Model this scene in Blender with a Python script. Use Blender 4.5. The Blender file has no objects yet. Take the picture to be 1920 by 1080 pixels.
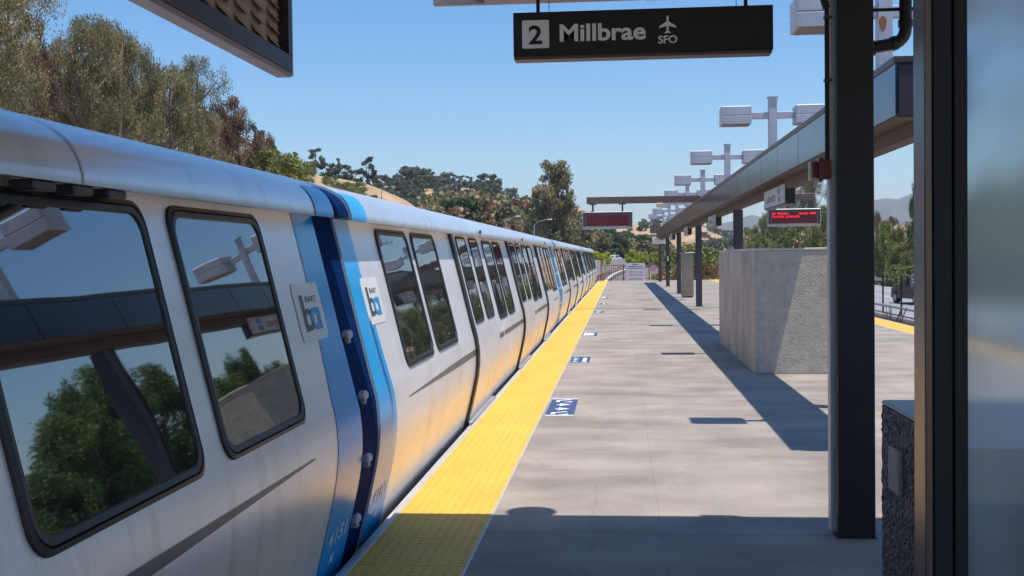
import bpy, math, random
import numpy as np
from mathutils import Vector, Matrix
S = bpy.context.scene
COL = S.collection
R = math.radians
PI = math.pi

# ------------------------------------------------------------------ camera, light, exposure
cd = bpy.data.cameras.new('camera'); cam = bpy.data.objects.new('camera', cd); COL.objects.link(cam)
S.camera = cam
cd.sensor_width = 36; cd.lens = 2190 / 1920 * 36; cd.clip_end = 20000; cd.clip_start = .05
yaw, pitch, roll = R(5.313), R(1.503), .0125
F = Vector((-math.sin(yaw) * math.cos(pitch), math.cos(yaw) * math.cos(pitch), -math.sin(pitch)))
Rt = Vector((math.cos(yaw), math.sin(yaw), 0)); U = Rt.cross(F)
R2 = Rt * math.cos(roll) - U * math.sin(roll); U2 = U * math.cos(roll) + Rt * math.sin(roll)
m = Matrix((R2, U2, -F)).transposed().to_4x4(); m.translation = (0, 0, 1.65)
cam.matrix_world = m

W = bpy.data.worlds.new('World'); S.world = W; W.use_nodes = True
nt = W.node_tree
sky = nt.nodes.new('ShaderNodeTexSky'); sky.sky_type = 'NISHITA'; sky.sun_disc = False
sky.sun_elevation = R(75); sky.sun_rotation = R(116.6)
sky.altitude = 50; sky.air_density = 1.0; sky.dust_density = .25; sky.ozone_density = 5
bg = nt.nodes['Background']; bg.inputs[1].default_value = .125
hs_ = nt.nodes.new('ShaderNodeHueSaturation'); hs_.inputs['Saturation'].default_value = 1.27
nt.links.new(sky.outputs[0], hs_.inputs['Color']); nt.links.new(hs_.outputs[0], bg.inputs[0])
sd = bpy.data.lights.new('sun', 'SUN'); sd.energy = 4.3; sd.angle = R(.53); sd.color = (1, .94, .85)
sun = bpy.data.objects.new('sun', sd); COL.objects.link(sun)
sun.rotation_euler = Vector((.24, -.12, 1)).to_track_quat('Z', 'Y').to_euler()
S.view_settings.view_transform = 'Standard'; S.view_settings.look = 'None'
S.view_settings.exposure = .36; S.view_settings.gamma = 1
S.render.engine = 'CYCLES'
S.cycles.max_bounces = 8; S.cycles.transparent_max_bounces = 24; S.cycles.volume_bounces = 0

# ------------------------------------------------------------------ materials
def mat(name, col, rough=.6, metal=0, **k):
    """principled material with mottling noise. k: var, scale, stretch, bump, bscale, ior, coat, emit, spots"""
    M = bpy.data.materials.new(name); M.use_nodes = True
    n = M.node_tree.nodes; l = M.node_tree.links; b = n['Principled BSDF']
    b.inputs['Roughness'].default_value = rough; b.inputs['Metallic'].default_value = metal
    if 'ior' in k: b.inputs['IOR'].default_value = k['ior']
    if 'spec' in k: b.inputs['Specular IOR Level'].default_value = k['spec']
    if 'coat' in k: b.inputs['Coat Weight'].default_value = k['coat']; b.inputs['Coat Roughness'].default_value = .08
    tc = n.new('ShaderNodeTexCoord'); mp = n.new('ShaderNodeMapping')
    l.new(tc.outputs['Object'], mp.inputs[0]); mp.inputs['Scale'].default_value = k.get('stretch', (1, 1, 1))
    ns = n.new('ShaderNodeTexNoise'); ns.inputs['Scale'].default_value = k.get('scale', 3); ns.inputs['Detail'].default_value = 6
    ns.inputs['Roughness'].default_value = .62
    l.new(mp.outputs[0], ns.inputs[0])
    v = k.get('var', .15)
    rp = n.new('ShaderNodeValToRGB'); e = rp.color_ramp.elements
    c2 = k.get('col2')
    e[0].position = .3; e[1].position = .7
    e[0].color = (*(c2 if c2 else [c * (1 - v) for c in col]), 1)
    e[1].color = (*([min(1, c * (1 + v)) for c in col]), 1)
    l.new(ns.outputs[0], rp.inputs[0])
    out = rp.outputs[0]
    if k.get('objvar'):
        oi = n.new('ShaderNodeObjectInfo'); hs = n.new('ShaderNodeHueSaturation')
        mr = n.new('ShaderNodeMapRange'); mr.inputs[3].default_value = 1 - k['objvar']; mr.inputs[4].default_value = 1 + k['objvar']
        l.new(oi.outputs['Random'], mr.inputs[0]); l.new(mr.outputs[0], hs.inputs['Value'])
        mr2 = n.new('ShaderNodeMapRange'); mr2.inputs[3].default_value = .485; mr2.inputs[4].default_value = .51
        l.new(oi.outputs['Random'], mr2.inputs[0]); l.new(mr2.outputs[0], hs.inputs['Hue'])
        l.new(out, hs.inputs['Color']); out = hs.outputs[0]
    l.new(out, b.inputs['Base Color'])
    if 'bump' in k:
        n2 = n.new('ShaderNodeTexNoise'); n2.inputs['Scale'].default_value = k.get('bscale', 40); n2.inputs['Detail'].default_value = k.get('bdetail', 4)
        mp2 = n.new('ShaderNodeMapping'); mp2.inputs['Scale'].default_value = k.get('bstretch', (1, 1, 1)); l.new(tc.outputs['Object'], mp2.inputs[0])
        l.new(mp2.outputs[0], n2.inputs[0])
        bp = n.new('ShaderNodeBump'); bp.inputs['Strength'].default_value = k['bump']; bp.inputs['Distance'].default_value = k.get('bdist', .01)
        l.new(n2.outputs[0], bp.inputs['Height']); l.new(bp.outputs[0], b.inputs['Normal'])
    if 'emit' in k:
        b.inputs['Emission Color'].default_value = (*k['emit'], 1); b.inputs['Emission Strength'].default_value = k.get('es', 1)
    return M

def leafmat(name, c1, c2, c3, trans=.35, nscale=.5):
    """leaf cards: colour differs from leaf to leaf (attribute 'rnd') and from bough to bough"""
    M = bpy.data.materials.new(name); M.use_nodes = True
    n = M.node_tree.nodes; l = M.node_tree.links
    at = n.new('ShaderNodeAttribute'); at.attribute_name = 'rnd'
    tc = n.new('ShaderNodeTexCoord'); ns = n.new('ShaderNodeTexNoise'); ns.inputs['Scale'].default_value = nscale; ns.inputs['Detail'].default_value = 2
    l.new(tc.outputs['Object'], ns.inputs[0])
    ad = n.new('ShaderNodeMath'); ad.operation = 'MULTIPLY_ADD'; ad.inputs[1].default_value = .45
    l.new(at.outputs['Fac'], ad.inputs[0])
    sb = n.new('ShaderNodeMath'); sb.operation = 'MULTIPLY_ADD'; sb.inputs[1].default_value = 1.5; sb.inputs[2].default_value = -.5
    l.new(ns.outputs[0], sb.inputs[0]); l.new(sb.outputs[0], ad.inputs[2])
    rp = n.new('ShaderNodeValToRGB'); e = rp.color_ramp.elements
    e[0].position = .2; e[0].color = (*c1, 1); e[1].position = .95; e[1].color = (*c3, 1)
    x = e.new(.55); x.color = (*c2, 1)
    l.new(ad.outputs[0], rp.inputs[0])
    oi = n.new('ShaderNodeObjectInfo'); hs = n.new('ShaderNodeHueSaturation')
    mr = n.new('ShaderNodeMapRange'); mr.inputs[3].default_value = .75; mr.inputs[4].default_value = 1.25
    l.new(oi.outputs['Random'], mr.inputs[0]); l.new(mr.outputs[0], hs.inputs['Value']); l.new(rp.outputs[0], hs.inputs['Color'])
    b = n['Principled BSDF']; b.inputs['Roughness'].default_value = .55
    l.new(hs.outputs[0], b.inputs['Base Color'])
    tr = n.new('ShaderNodeBsdfTranslucent'); l.new(hs.outputs[0], tr.inputs[0])
    mx = n.new('ShaderNodeMixShader'); mx.inputs[0].default_value = trans
    l.new(b.outputs[0], mx.inputs[1]); l.new(tr.outputs[0], mx.inputs[2]); l.new(mx.outputs[0], n['Material Output'].inputs[0])
    return M

M = {}
M['steel'] = mat('brushed_steel', (.90, .88, .89), .34, .40, var=.07, scale=2.2, stretch=(1, .25, 2.5), bump=.12, bscale=60, bstretch=(1, .03, 3), bdist=.002)
M['roofmetal'] = mat('roof_metal', (.78, .78, .81), .24, .55, var=.05, scale=1.6, stretch=(1, .3, 2), bump=.1, bscale=60, bstretch=(1, .03, 3), bdist=.002)
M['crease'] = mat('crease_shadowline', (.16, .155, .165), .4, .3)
M['glass'] = mat('tinted_glass', (.010, .012, .015), .02, 0, ior=3.5, var=.1, bump=.055, bscale=1.3, bdist=.05, bdetail=1)
M['rubber'] = mat('black_rubber', (.018, .018, .02), .45, 0, var=.3, scale=8)
M['navy'] = mat('navy_barrier', (.002, .022, .10), .7, 0, spec=.02, var=.25, scale=5)
M['blue'] = mat('sky_blue_band', (.0, .38, .84), .22, .0, var=.05, scale=3, ior=1.45)
M['deepblue'] = mat('deep_blue_band', (.012, .09, .32), .3, .1, var=.1, scale=3)
M['white'] = mat('white_card', (.78, .78, .78), .35, 0, var=.03)
M['charcoal'] = mat('charcoal_ink', (.07, .075, .085), .4)
M['logoblue'] = mat('logo_blue', (.01, .30, .66), .4)
M['numwhite'] = mat('number_white', (.85, .87, .9), .4)
M['yellow'] = mat('tactile_yellow', (.84, .465, .06), .6, 0, var=.05, scale=1.7, stretch=(1.6, .6, 1), col2=(.72, .39, .055), bump=.2, bscale=90, bdist=.002)
M['edge'] = mat('edge_trim', (.55, .54, .52), .5, .3, var=.12)
M['bronze'] = mat('dark_bronze_paint', (.046, .044, .056), .42, .1, var=.18, scale=6, bump=.05, bscale=60)
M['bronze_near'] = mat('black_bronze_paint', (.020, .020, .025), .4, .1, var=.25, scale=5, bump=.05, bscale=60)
M['bronze_black'] = mat('black_channel', (.006, .006, .008), .6)
M['fascia'] = mat('fascia_panel', (.035, .045, .085), .2, .45, var=.10, scale=2.5, bump=.03, bscale=2, bdist=.05)
M['brownpaint'] = mat('brown_paint', (.13, .085, .08), .5, .1, var=.12, scale=4)
M['soffit'] = mat('soffit_board', (.095, .07, .058), .8, 0, var=.2, scale=3)
M['purple'] = mat('end_cap_paint', (.035, .025, .038), .5)
M['lampgrey'] = mat('lamp_grey_paint', (.48, .49, .55), .45, .1, var=.07, scale=3, col2=(.40, .41, .47))
M['lens'] = mat('lamp_lens', (.26, .22, .19), .5)
M['rust'] = mat('rusty_patch', (.30, .12, .05), .9)
M['red'] = mat('alarm_red', (.13, .012, .016), .35)
M['cream'] = mat('cream_plastic', (.52, .46, .30), .5)
M['ledpanel'] = mat('led_panel', (.095, .004, .012), .3, 0, var=.1, scale=30)
M['ledtext'] = mat('led_text', (.4, .01, .02), .5, emit=(1, .015, .04), es=1.6)
M['signblack'] = mat('sign_black', (.010, .012, .014), .35, 0, var=.3, scale=4)
M['signwhite'] = mat('sign_letter', (.95, .97, .93), .5, var=.04)
M['signpanel'] = mat('sign_panel', (.50, .50, .50), .4, var=.05)
M['paperwhite'] = mat('banner_white', (.66, .64, .70), .6, var=.05)
M['banred'] = mat('banner_red', (.5, .05, .07), .6)
M['bannavy'] = mat('banner_navy', (.05, .07, .16), .6)
M['stainless'] = mat('stainless_cabinet', (.30, .26, .22), .35, .8, var=.2, scale=2, stretch=(1, 1, 3))
M['decal'] = mat('decal_navy', (.045, .075, .17), .6, var=.2, scale=30)
M['decalw'] = mat('decal_white', (.75, .75, .78), .6, var=.08, scale=30)
M['galv'] = mat('galvanised', (.42, .42, .43), .45, .5, var=.1)
M['postface'] = mat('bounce_lit_bronze', (.15, .11, .09), .3, .5, var=.12, scale=5, stretch=(1, 1, .1))  # warm bounce light on the post's left face, put into the colour
M['railbrown'] = mat('railing_red_brown', (.28, .10, .08), .6, var=.15)
M['rail'] = mat('rail_steel', (.22, .17, .14), .45, .6, var=.2)
M['coverwhite'] = mat('third_rail_cover', (.66, .64, .62), .6, var=.1, scale=1)
M['covergrey'] = mat('third_rail_cover_grey', (.30, .26, .26), .6, var=.15)
M['ballast'] = mat('ballast_stone', (.20, .165, .14), .95, var=.35, scale=12, bump=.8, bscale=25, bdist=.05)
M['asphalt'] = mat('freeway_concrete', (.27, .27, .28), .85, var=.12, scale=.8, stretch=(1, .1, 1))
M['lane'] = mat('lane_paint', (.75, .75, .72), .7)
M['dry'] = mat('dry_grass', (.46, .31, .18), .95, var=.22, scale=.09, bump=.5, bscale=.6, bdist=.6, col2=(.25, .165, .095))
M['trim'] = mat('canopy_trim_paint', (.30, .25, .245), .6, var=.12, scale=4)
M['soil'] = mat('dry_soil', (.24, .185, .12), .95, var=.3, scale=.3)
M['mount'] = mat('mountain_scrub', (.13, .12, .09), .95, var=.3, scale=.004)
M['wallc'] = mat('pale_concrete_wall', (.46, .44, .43), .85, var=.15, scale=1.5, stretch=(1, 1, .2))
M['rock'] = mat('rock_face', (.15, .10, .085), .95, var=.4, scale=.8, bump=.9, bscale=1.5, bdist=.4)
M['bark'] = mat('bark', (.19, .15, .12), .9, var=.3, scale=3, stretch=(1, 1, .3))
M['carpaint_w'] = mat('car_white', (.7, .7, .72), .25, .1, coat=.6)
M['carpaint_r'] = mat('car_red', (.35, .02, .05), .25, .1, coat=.6)
M['carpaint_b'] = mat('car_silver_blue', (.30, .36, .44), .25, .4, coat=.6)
M['carpaint_d'] = mat('truck_dark', (.06, .045, .045), .25, .3, coat=.6)
M['carglass'] = mat('car_glass', (.03, .05, .07), .05, 0, ior=1.9)
M['tyre'] = mat('tyre', (.02, .02, .02), .8)
M['yellowlight'] = mat('amber_lamp', (.7, .4, .05), .4)

def streaks(X, lo=.80):
    n = X.node_tree.nodes; l = X.node_tree.links; b = n['Principled BSDF']; src = b.inputs['Base Color'].links[0].from_socket
    tc = n.new('ShaderNodeTexCoord'); mp = n.new('ShaderNodeMapping'); mp.inputs['Scale'].default_value = (1, 2.6, .35); l.new(tc.outputs['Object'], mp.inputs[0])
    s_ = n.new('ShaderNodeTexNoise'); s_.inputs['Scale'].default_value = 1.6; s_.inputs['Detail'].default_value = 7; s_.inputs['Roughness'].default_value = .7; l.new(mp.outputs[0], s_.inputs[0])
    m_ = n.new('ShaderNodeMapRange'); m_.inputs[1].default_value = .30; m_.inputs[2].default_value = .48; l.new(s_.outputs[0], m_.inputs[0])
    rp = n.new('ShaderNodeValToRGB'); rp.color_ramp.elements[0].color = (lo, lo * .95, lo * .88, 1); rp.color_ramp.elements[1].color = (1, 1, 1, 1); l.new(m_.outputs[0], rp.inputs[0])
    mx = n.new('ShaderNodeMix'); mx.data_type = 'RGBA'; mx.blend_type = 'MULTIPLY'; mx.inputs[0].default_value = 1; l.new(src, mx.inputs[6]); l.new(rp.outputs[0], mx.inputs[7]); l.new(mx.outputs[2], b.inputs['Base Color'])
streaks(M['steel'], .86); streaks(M['roofmetal'], .86); streaks(M['lampgrey'], .82); streaks(M['wallc'], .7); streaks(M['stainless'], .7)
def concrete(name, c, joints=False, streak=(1.2, .35, 1)):
    X = mat(name, c, .8, 0, var=.13, scale=1.1, stretch=streak, bump=.25, bscale=70, bdist=.003)
    n = X.node_tree.nodes; l = X.node_tree.links; b = n['Principled BSDF']
    src = b.inputs['Base Color'].links[0].from_socket
    tc = n.new('ShaderNodeTexCoord')
    # fine grain
    g = n.new('ShaderNodeTexNoise'); g.inputs['Scale'].default_value = 45; g.inputs['Detail'].default_value = 3; l.new(tc.outputs['Object'], g.inputs[0])
    gm = n.new('ShaderNodeMapRange'); gm.inputs[1].default_value = .3; gm.inputs[2].default_value = .7; gm.inputs[3].default_value = .9; gm.inputs[4].default_value = 1.08; l.new(g.outputs[0], gm.inputs[0])
    m1 = n.new('ShaderNodeMix'); m1.data_type = 'RGBA'; m1.blend_type = 'MULTIPLY'; m1.inputs[0].default_value = 1
    l.new(src, m1.inputs[6]); l.new(gm.outputs[0], m1.inputs[7]); src = m1.outputs[2]
    # broad stains, a second scale, stretched across the platform
    mp = n.new('ShaderNodeMapping'); mp.inputs['Scale'].default_value = (.7, 1.3, 1); l.new(tc.outputs['Object'], mp.inputs[0])
    s = n.new('ShaderNodeTexNoise'); s.inputs['Scale'].default_value = 1.3; s.inputs['Detail'].default_value = 5; l.new(mp.outputs[0], s.inputs[0])
    sm = n.new('ShaderNodeMapRange'); sm.inputs[1].default_value = .36; sm.inputs[2].default_value = .62; sm.inputs[3].default_value = .76; sm.inputs[4].default_value = 1.07; l.new(s.outputs[0], sm.inputs[0])
    m2 = n.new('ShaderNodeMix'); m2.data_type = 'RGBA'; m2.blend_type = 'MULTIPLY'; m2.inputs[0].default_value = 1
    l.new(src, m2.inputs[6]); l.new(sm.outputs[0], m2.inputs[7]); src = m2.outputs[2]
    # small dark spots
    vo = n.new('ShaderNodeTexVoronoi'); vo.inputs['Scale'].default_value = 1.7; l.new(tc.outputs['Object'], vo.inputs[0])
    vm = n.new('ShaderNodeMapRange'); vm.inputs[1].default_value = .018; vm.inputs[2].default_value = .035; vm.inputs[3].default_value = .55; vm.inputs[4].default_value = 1; l.new(vo.outputs['Distance'], vm.inputs[0])
    m3 = n.new('ShaderNodeMix'); m3.data_type = 'RGBA'; m3.blend_type = 'MULTIPLY'; m3.inputs[0].default_value = 1
    l.new(src, m3.inputs[6]); l.new(vm.outputs[0], m3.inputs[7]); src = m3.outputs[2]
    if joints:
        wn = n.new('ShaderNodeTexNoise'); wn.inputs['Scale'].default_value = 1.5; wn.inputs['Detail'].default_value = 5; l.new(tc.outputs['Object'], wn.inputs[0])
        wa = n.new('ShaderNodeMix'); wa.data_type = 'RGBA'; wa.inputs[0].default_value = .16; l.new(tc.outputs['Object'], wa.inputs[6]); l.new(wn.outputs['Color'], wa.inputs[7])
        ve = n.new('ShaderNodeTexVoronoi'); ve.feature = 'DISTANCE_TO_EDGE'; ve.inputs['Scale'].default_value = .42; l.new(wa.outputs[2], ve.inputs[0])
        vr = n.new('ShaderNodeMapRange'); vr.inputs[1].default_value = .0009; vr.inputs[2].default_value = .003; vr.inputs[3].default_value = .62; vr.inputs[4].default_value = 1; l.new(ve.outputs['Distance'], vr.inputs[0])
        m4 = n.new('ShaderNodeMix'); m4.data_type = 'RGBA'; m4.blend_type = 'MULTIPLY'; m4.inputs[0].default_value = .35
        l.new(src, m4.inputs[6]); l.new(vr.outputs[0], m4.inputs[7]); src = m4.outputs[2]
        # blotchy stains with hard-ish edges
        bs = n.new('ShaderNodeTexNoise'); bs.inputs['Scale'].default_value = .55; bs.inputs['Detail'].default_value = 9; bs.inputs['Roughness'].default_value = .68; l.new(tc.outputs['Object'], bs.inputs[0])
        br = n.new('ShaderNodeMapRange'); br.inputs[1].default_value = .52; br.inputs[2].default_value = .60; br.inputs[3].default_value = 1; br.inputs[4].default_value = .87; l.new(bs.outputs[0], br.inputs[0])
        m5 = n.new('ShaderNodeMix'); m5.data_type = 'RGBA'; m5.blend_type = 'MULTIPLY'; m5.inputs[0].default_value = 1
        l.new(src, m5.inputs[6]); l.new(br.outputs[0], m5.inputs[7]); src = m5.outputs[2]
        sx = n.new('ShaderNodeSeparateXYZ'); l.new(tc.outputs['Object'], sx.inputs[0])
        def joint(axis, off, per, w, dk):
            a = n.new('ShaderNodeMath'); a.operation = 'ADD'; a.inputs[1].default_value = -off + per * 50.5; l.new(sx.outputs[axis], a.inputs[0])
            f = n.new('ShaderNodeMath'); f.operation = 'MODULO'; f.inputs[1].default_value = per; l.new(a.outputs[0], f.inputs[0])
            d = n.new('ShaderNodeMath'); d.operation = 'SUBTRACT'; d.inputs[1].default_value = per / 2; l.new(f.outputs[0], d.inputs[0])
            ab = n.new('ShaderNodeMath'); ab.operation = 'ABSOLUTE'; l.new(d.outputs[0], ab.inputs[0])
            g = n.new('ShaderNodeMath'); g.operation = 'GREATER_THAN'; g.inputs[1].default_value = w; l.new(ab.outputs[0], g.inputs[0])
            mr = n.new('ShaderNodeMapRange'); mr.inputs[3].default_value = dk; mr.inputs[4].default_value = 1; l.new(g.outputs[0], mr.inputs[0])
            return mr.outputs[0]
        for jt in (joint(1, 6.93, 6.1, .006, .5), joint(0, .23, 3.05, .003, .8)):
            mm = n.new('ShaderNodeMix'); mm.data_type = 'RGBA'; mm.blend_type = 'MULTIPLY'; mm.inputs[0].default_value = 1
            l.new(src, mm.inputs[6]); l.new(jt, mm.inputs[7]); src = mm.outputs[2]
    l.new(src, b.inputs['Base Color'])
    return X

M['concrete'] = concrete('platform_concrete', (.325, .28, .24), True)
M['parapet'] = concrete('parapet_concrete', (.44, .39, .33), False, (1, 1, .12))
M['stucco'] = mat('rough_stucco', (.42, .385, .33), .9, 0, var=.16, scale=9, bump=.8, bscale=48, bdist=.012)
M['cap'] = mat('parapet_cap', (.52, .49, .45), .85, var=.15, scale=4)
M['aggregate'] = mat('dark_aggregate', (.13, .12, .13), .55, 0, var=.7, scale=70, bump=1, bscale=85, bdist=.012, col2=(.025, .024, .03))
M['plasterplate'] = mat('worn_plate', (.50, .42, .36), .7, var=.15, scale=8)
M['slatetop'] = mat('slate_top', (.05, .06, .085), .3, 0, var=.3, scale=5)

# hazy wind-screen pane: see-through glass with a film of grime
gm = bpy.data.materials.new('grimy_glass'); gm.use_nodes = True
n = gm.node_tree.nodes; l = gm.node_tree.links; b = n['Principled BSDF']
b.inputs['Base Color'].default_value = (.42, .50, .54, 1); b.inputs['Roughness'].default_value = .7
tc = n.new('ShaderNodeTexCoord')
rg = n.new('ShaderNodeBsdfRefraction'); rg.inputs['IOR'].default_value = 1.0; rg.inputs['Roughness'].default_value = .0; rg.inputs[0].default_value = (.85, .95, .98, 1)
rr = n.new('ShaderNodeBsdfRefraction'); rr.inputs['IOR'].default_value = 1.08; rr.inputs['Roughness'].default_value = .30; rr.inputs[0].default_value = (.88, .96, 1, 1)
m0 = n.new('ShaderNodeMixShader'); m0.inputs[0].default_value = .8; l.new(rg.outputs[0], m0.inputs[1]); l.new(rr.outputs[0], m0.inputs[2])
ns = n.new('ShaderNodeTexNoise'); ns.inputs['Scale'].default_value = 3.5; ns.inputs['Detail'].default_value = 7; l.new(tc.outputs['Object'], ns.inputs[0])
mr = n.new('ShaderNodeMapRange'); mr.inputs[1].default_value = .35; mr.inputs[2].default_value = .7; mr.inputs[3].default_value = .34; mr.inputs[4].default_value = .58; l.new(ns.outputs[0], mr.inputs[0])
tl = n.new('ShaderNodeBsdfTranslucent'); tl.inputs[0].default_value = (.90, .97, 1, 1); mt_ = n.new('ShaderNodeMixShader'); mt_.inputs[0].default_value = .9; l.new(b.outputs[0], mt_.inputs[1]); l.new(tl.outputs[0], mt_.inputs[2])
m1 = n.new('ShaderNodeMixShader'); l.new(mr.outputs[0], m1.inputs[0]); l.new(m0.outputs[0], m1.inputs[1]); l.new(mt_.outputs[0], m1.inputs[2])
gl = n.new('ShaderNodeBsdfGlossy'); gl.inputs['Roughness'].default_value = .03
fr = n.new('ShaderNodeFresnel'); fr.inputs[0].default_value = 1.5
m2 = n.new('ShaderNodeMixShader'); l.new(fr.outputs[0], m2.inputs[0]); l.new(m1.outputs[0], m2.inputs[1]); l.new(gl.outputs[0], m2.inputs[2])
l.new(m2.outputs[0], n['Material Output'].inputs[0])
M['grimeglass'] = gm

# ------------------------------------------------------------------ object helpers
def tag(o, label=None, cat=None, group=None, kind=None):
    if label: o['label'] = label
    if cat: o['category'] = cat
    if group: o['group'] = group
    if kind: o['kind'] = kind
    return o
def thing(name, label, cat, loc=(0, 0, 0), group=None, rz=0):
    o = bpy.data.objects.new(name, None); COL.objects.link(o); o.location = loc; o.rotation_euler = (0, 0, rz)
    o.empty_display_size = .2
    return tag(o, label, cat, group)
def copy_tree(o, parent=None):
    c = o.copy(); COL.objects.link(c); c.parent = parent
    for ch in list(o.children): copy_tree(ch, c)
    return c
def mesh_obj(name, V, Fc, mt, parent=None, smooth=False):
    me = bpy.data.meshes.new(name); me.from_pydata([tuple(v) for v in V], [], [tuple(f) for f in Fc]); me.update()
    if not isinstance(mt, (list, tuple)): mt = [mt]
    for q in mt: me.materials.append(q)
    if smooth: me.polygons.foreach_set('use_smooth', [True] * len(me.polygons))
    o = bpy.data.objects.new(name, me); COL.objects.link(o); o.parent = parent
    return o
class MB:
    def __init__(s): s.v = []; s.f = []
    def add(s, V, Fc):
        k = len(s.v); s.v += [tuple(v) for v in V]; s.f += [tuple(i + k for i in f) for f in Fc]; return s
    def box(s, x0, x1, y0, y1, z0, z1, bev=0):
        x0, x1 = sorted((x0, x1)); y0, y1 = sorted((y0, y1)); z0, z1 = sorted((z0, z1))
        if bev <= 0:
            V = [(x, y, z) for z in (z0, z1) for y in (y0, y1) for x in (x0, x1)]
            return s.add(V, [(0, 2, 3, 1), (4, 5, 7, 6), (0, 1, 5, 4), (2, 6, 7, 3), (0, 4, 6, 2), (1, 3, 7, 5)])
        c = ((x0 + x1) / 2, (y0 + y1) / 2, (z0 + z1) / 2); h = ((x1 - x0) / 2, (y1 - y0) / 2, (z1 - z0) / 2)
        b = min(bev, min(h) * .9); V = []; idx = {}
        for sx in (-1, 1):
            for sy in (-1, 1):
                for sz in (-1, 1):
                    for ax in range(3):
                        p = [h[i] - b for i in range(3)]; p[ax] = h[ax]
                        idx[(sx, sy, sz, ax)] = len(V); V.append((c[0] + sx * p[0], c[1] + sy * p[1], c[2] + sz * p[2]))
        Fs = []
        for ax in range(3):
            o = [i for i in range(3) if i != ax]
            for sg in (-1, 1):
                q = []
                for a, bb in ((-1, -1), (1, -1), (1, 1), (-1, 1)):
                    t = [0, 0, 0]; t[ax] = sg; t[o[0]] = a; t[o[1]] = bb; q.append(idx[(*t, ax)])
                Fs.append(q)
            for a in (-1, 1):
                for bb in (-1, 1):
                    t1 = [0, 0, 0]; t1[o[0]] = a; t1[o[1]] = bb; t2 = list(t1); t1[ax] = -1; t2[ax] = 1
                    Fs.append([idx[(*t1, o[0])], idx[(*t2, o[0])], idx[(*t2, o[1])], idx[(*t1, o[1])]])
        for sx in (-1, 1):
            for sy in (-1, 1):
                for sz in (-1, 1): Fs.append([idx[(sx, sy, sz, a)] for a in range(3)])
        return s.add(V, Fs)
    def tube(s, pts, r, n=10, cap=True):
        pts = [Vector(p) for p in pts]; rs = r if isinstance(r, (list, tuple)) else [r] * len(pts)
        k = len(s.v); up = None
        for i, p in enumerate(pts):
            t = (pts[min(i + 1, len(pts) - 1)] - pts[max(i - 1, 0)]).normalized()
            if up is None: up = Vector((0, 0, 1)) if abs(t.z) < .9 else Vector((1, 0, 0))
            a = t.cross(up).normalized(); bb = a.cross(t).normalized(); up = bb
            for j in range(n):
                an = 2 * PI * j / n; s.v.append(tuple(p + (a * math.cos(an) + bb * math.sin(an)) * rs[i]))
        for i in range(len(pts) - 1):
            for j in range(n):
                q = (j + 1) % n; s.f.append((k + i * n + j, k + i * n + q, k + (i + 1) * n + q, k + (i + 1) * n + j))
        if cap:
            s.f.append(tuple(k + j for j in range(n))[::-1]); s.f.append(tuple(k + (len(pts) - 1) * n + j for j in range(n)))
        return s
    def poly(s, P, d):
        """flat polygon P (3d pts) thickened by vector d"""
        nn = len(P); k = len(s.v); s.v += [tuple(p) for p in P] + [tuple(Vector(p) + Vector(d)) for p in P]
        s.f.append(tuple(range(k, k + nn))); s.f.append(tuple(range(k + 2 * nn - 1, k + nn - 1, -1)))
        for i in range(nn):
            j = (i + 1) % nn; s.f.append((k + i, k + nn + i, k + nn + j, k + j))
        return s
    def sweep(s, prof, Y0, Y1, ny=1, caps=True):
        k = len(s.v); n = len(prof)
        for i in range(ny + 1):
            y = Y0 + (Y1 - Y0) * i / ny
            s.v += [(x, y, z) for x, z in prof]
        for i in range(ny):
            for j in range(n - 1): s.f.append((k + i * n + j, k + i * n + j + 1, k + (i + 1) * n + j + 1, k + (i + 1) * n + j))
        if caps:
            s.f.append(tuple(range(k, k + n))); s.f.append(tuple(range(k + (ny + 1) * n - 1, k + ny * n - 1, -1)))
        return s
    def build(s, name, mt, parent=None, smooth=False, off=None):
        V = s.v if off is None else [(x - off[0], y - off[1], z - off[2]) for x, y, z in s.v]
        o = mesh_obj(name, V, s.f, mt, parent, smooth)
        if smooth:
            try: o.data.set_sharp_from_angle(angle=R(35))
            except Exception: pass
        return o
def part(name, mb, mt, parent, smooth=False, label=None):
    """mb is in world coordinates; parent is an unrotated thing (or a part of one)"""
    off = Vector((0, 0, 0)); p = parent
    while p is not None: off += p.location; p = p.parent
    o = mb.build(name, mt, parent, smooth, off)
    if label: o['label'] = label
    return o
def text_geo(txt, bold=0.0, sx=1.0):
    """unit-height text as (verts2d, faces); origin at lower left"""
    cu = bpy.data.curves.new('t', 'FONT'); cu.body = txt; cu.size = 1; cu.offset = bold; cu.resolution_u = 4
    o = bpy.data.objects.new('t', cu); COL.objects.link(o)
    dg = bpy.context.evaluated_depsgraph_get(); dg.update()
    me = o.evaluated_get(dg).to_mesh()
    V = [(v.co.x * sx, v.co.y) for v in me.vertices]; Fs = [tuple(p.vertices) for p in me.polygons]
    o.evaluated_get(dg).to_mesh_clear()
    bpy.data.objects.remove(o); bpy.data.curves.remove(cu)
    x0 = min(v[0] for v in V)
    return [(x - x0, y) for x, y in V], Fs
def text_w(g): return max(v[0] for v in g[0])
def put_text(mb, txt, fn, size, bold=0, sx=1, width=None, centre=False):
    """fn(u, v) -> 3d point; size = height unit"""
    V, Fs = text_geo(txt, bold, sx); w = max(v[0] for v in V) * size
    k = width / w if width else 1
    o = -w * k / 2 if centre else 0
    mb.add([fn(x * size * k + o, y * size) for x, y in V], Fs)

# ------------------------------------------------------------------ setting: ground, tracks, platform, freeway
def struct(name, mb, mt, kind='structure', smooth=False):
    o = mb.build(name, mt, None, smooth); o['kind'] = kind; return o
def curve_x(y):            # how far the line has bent to the right at y
    return 0 if y < 100 else (y - 100) ** 2 / 4000.
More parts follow.
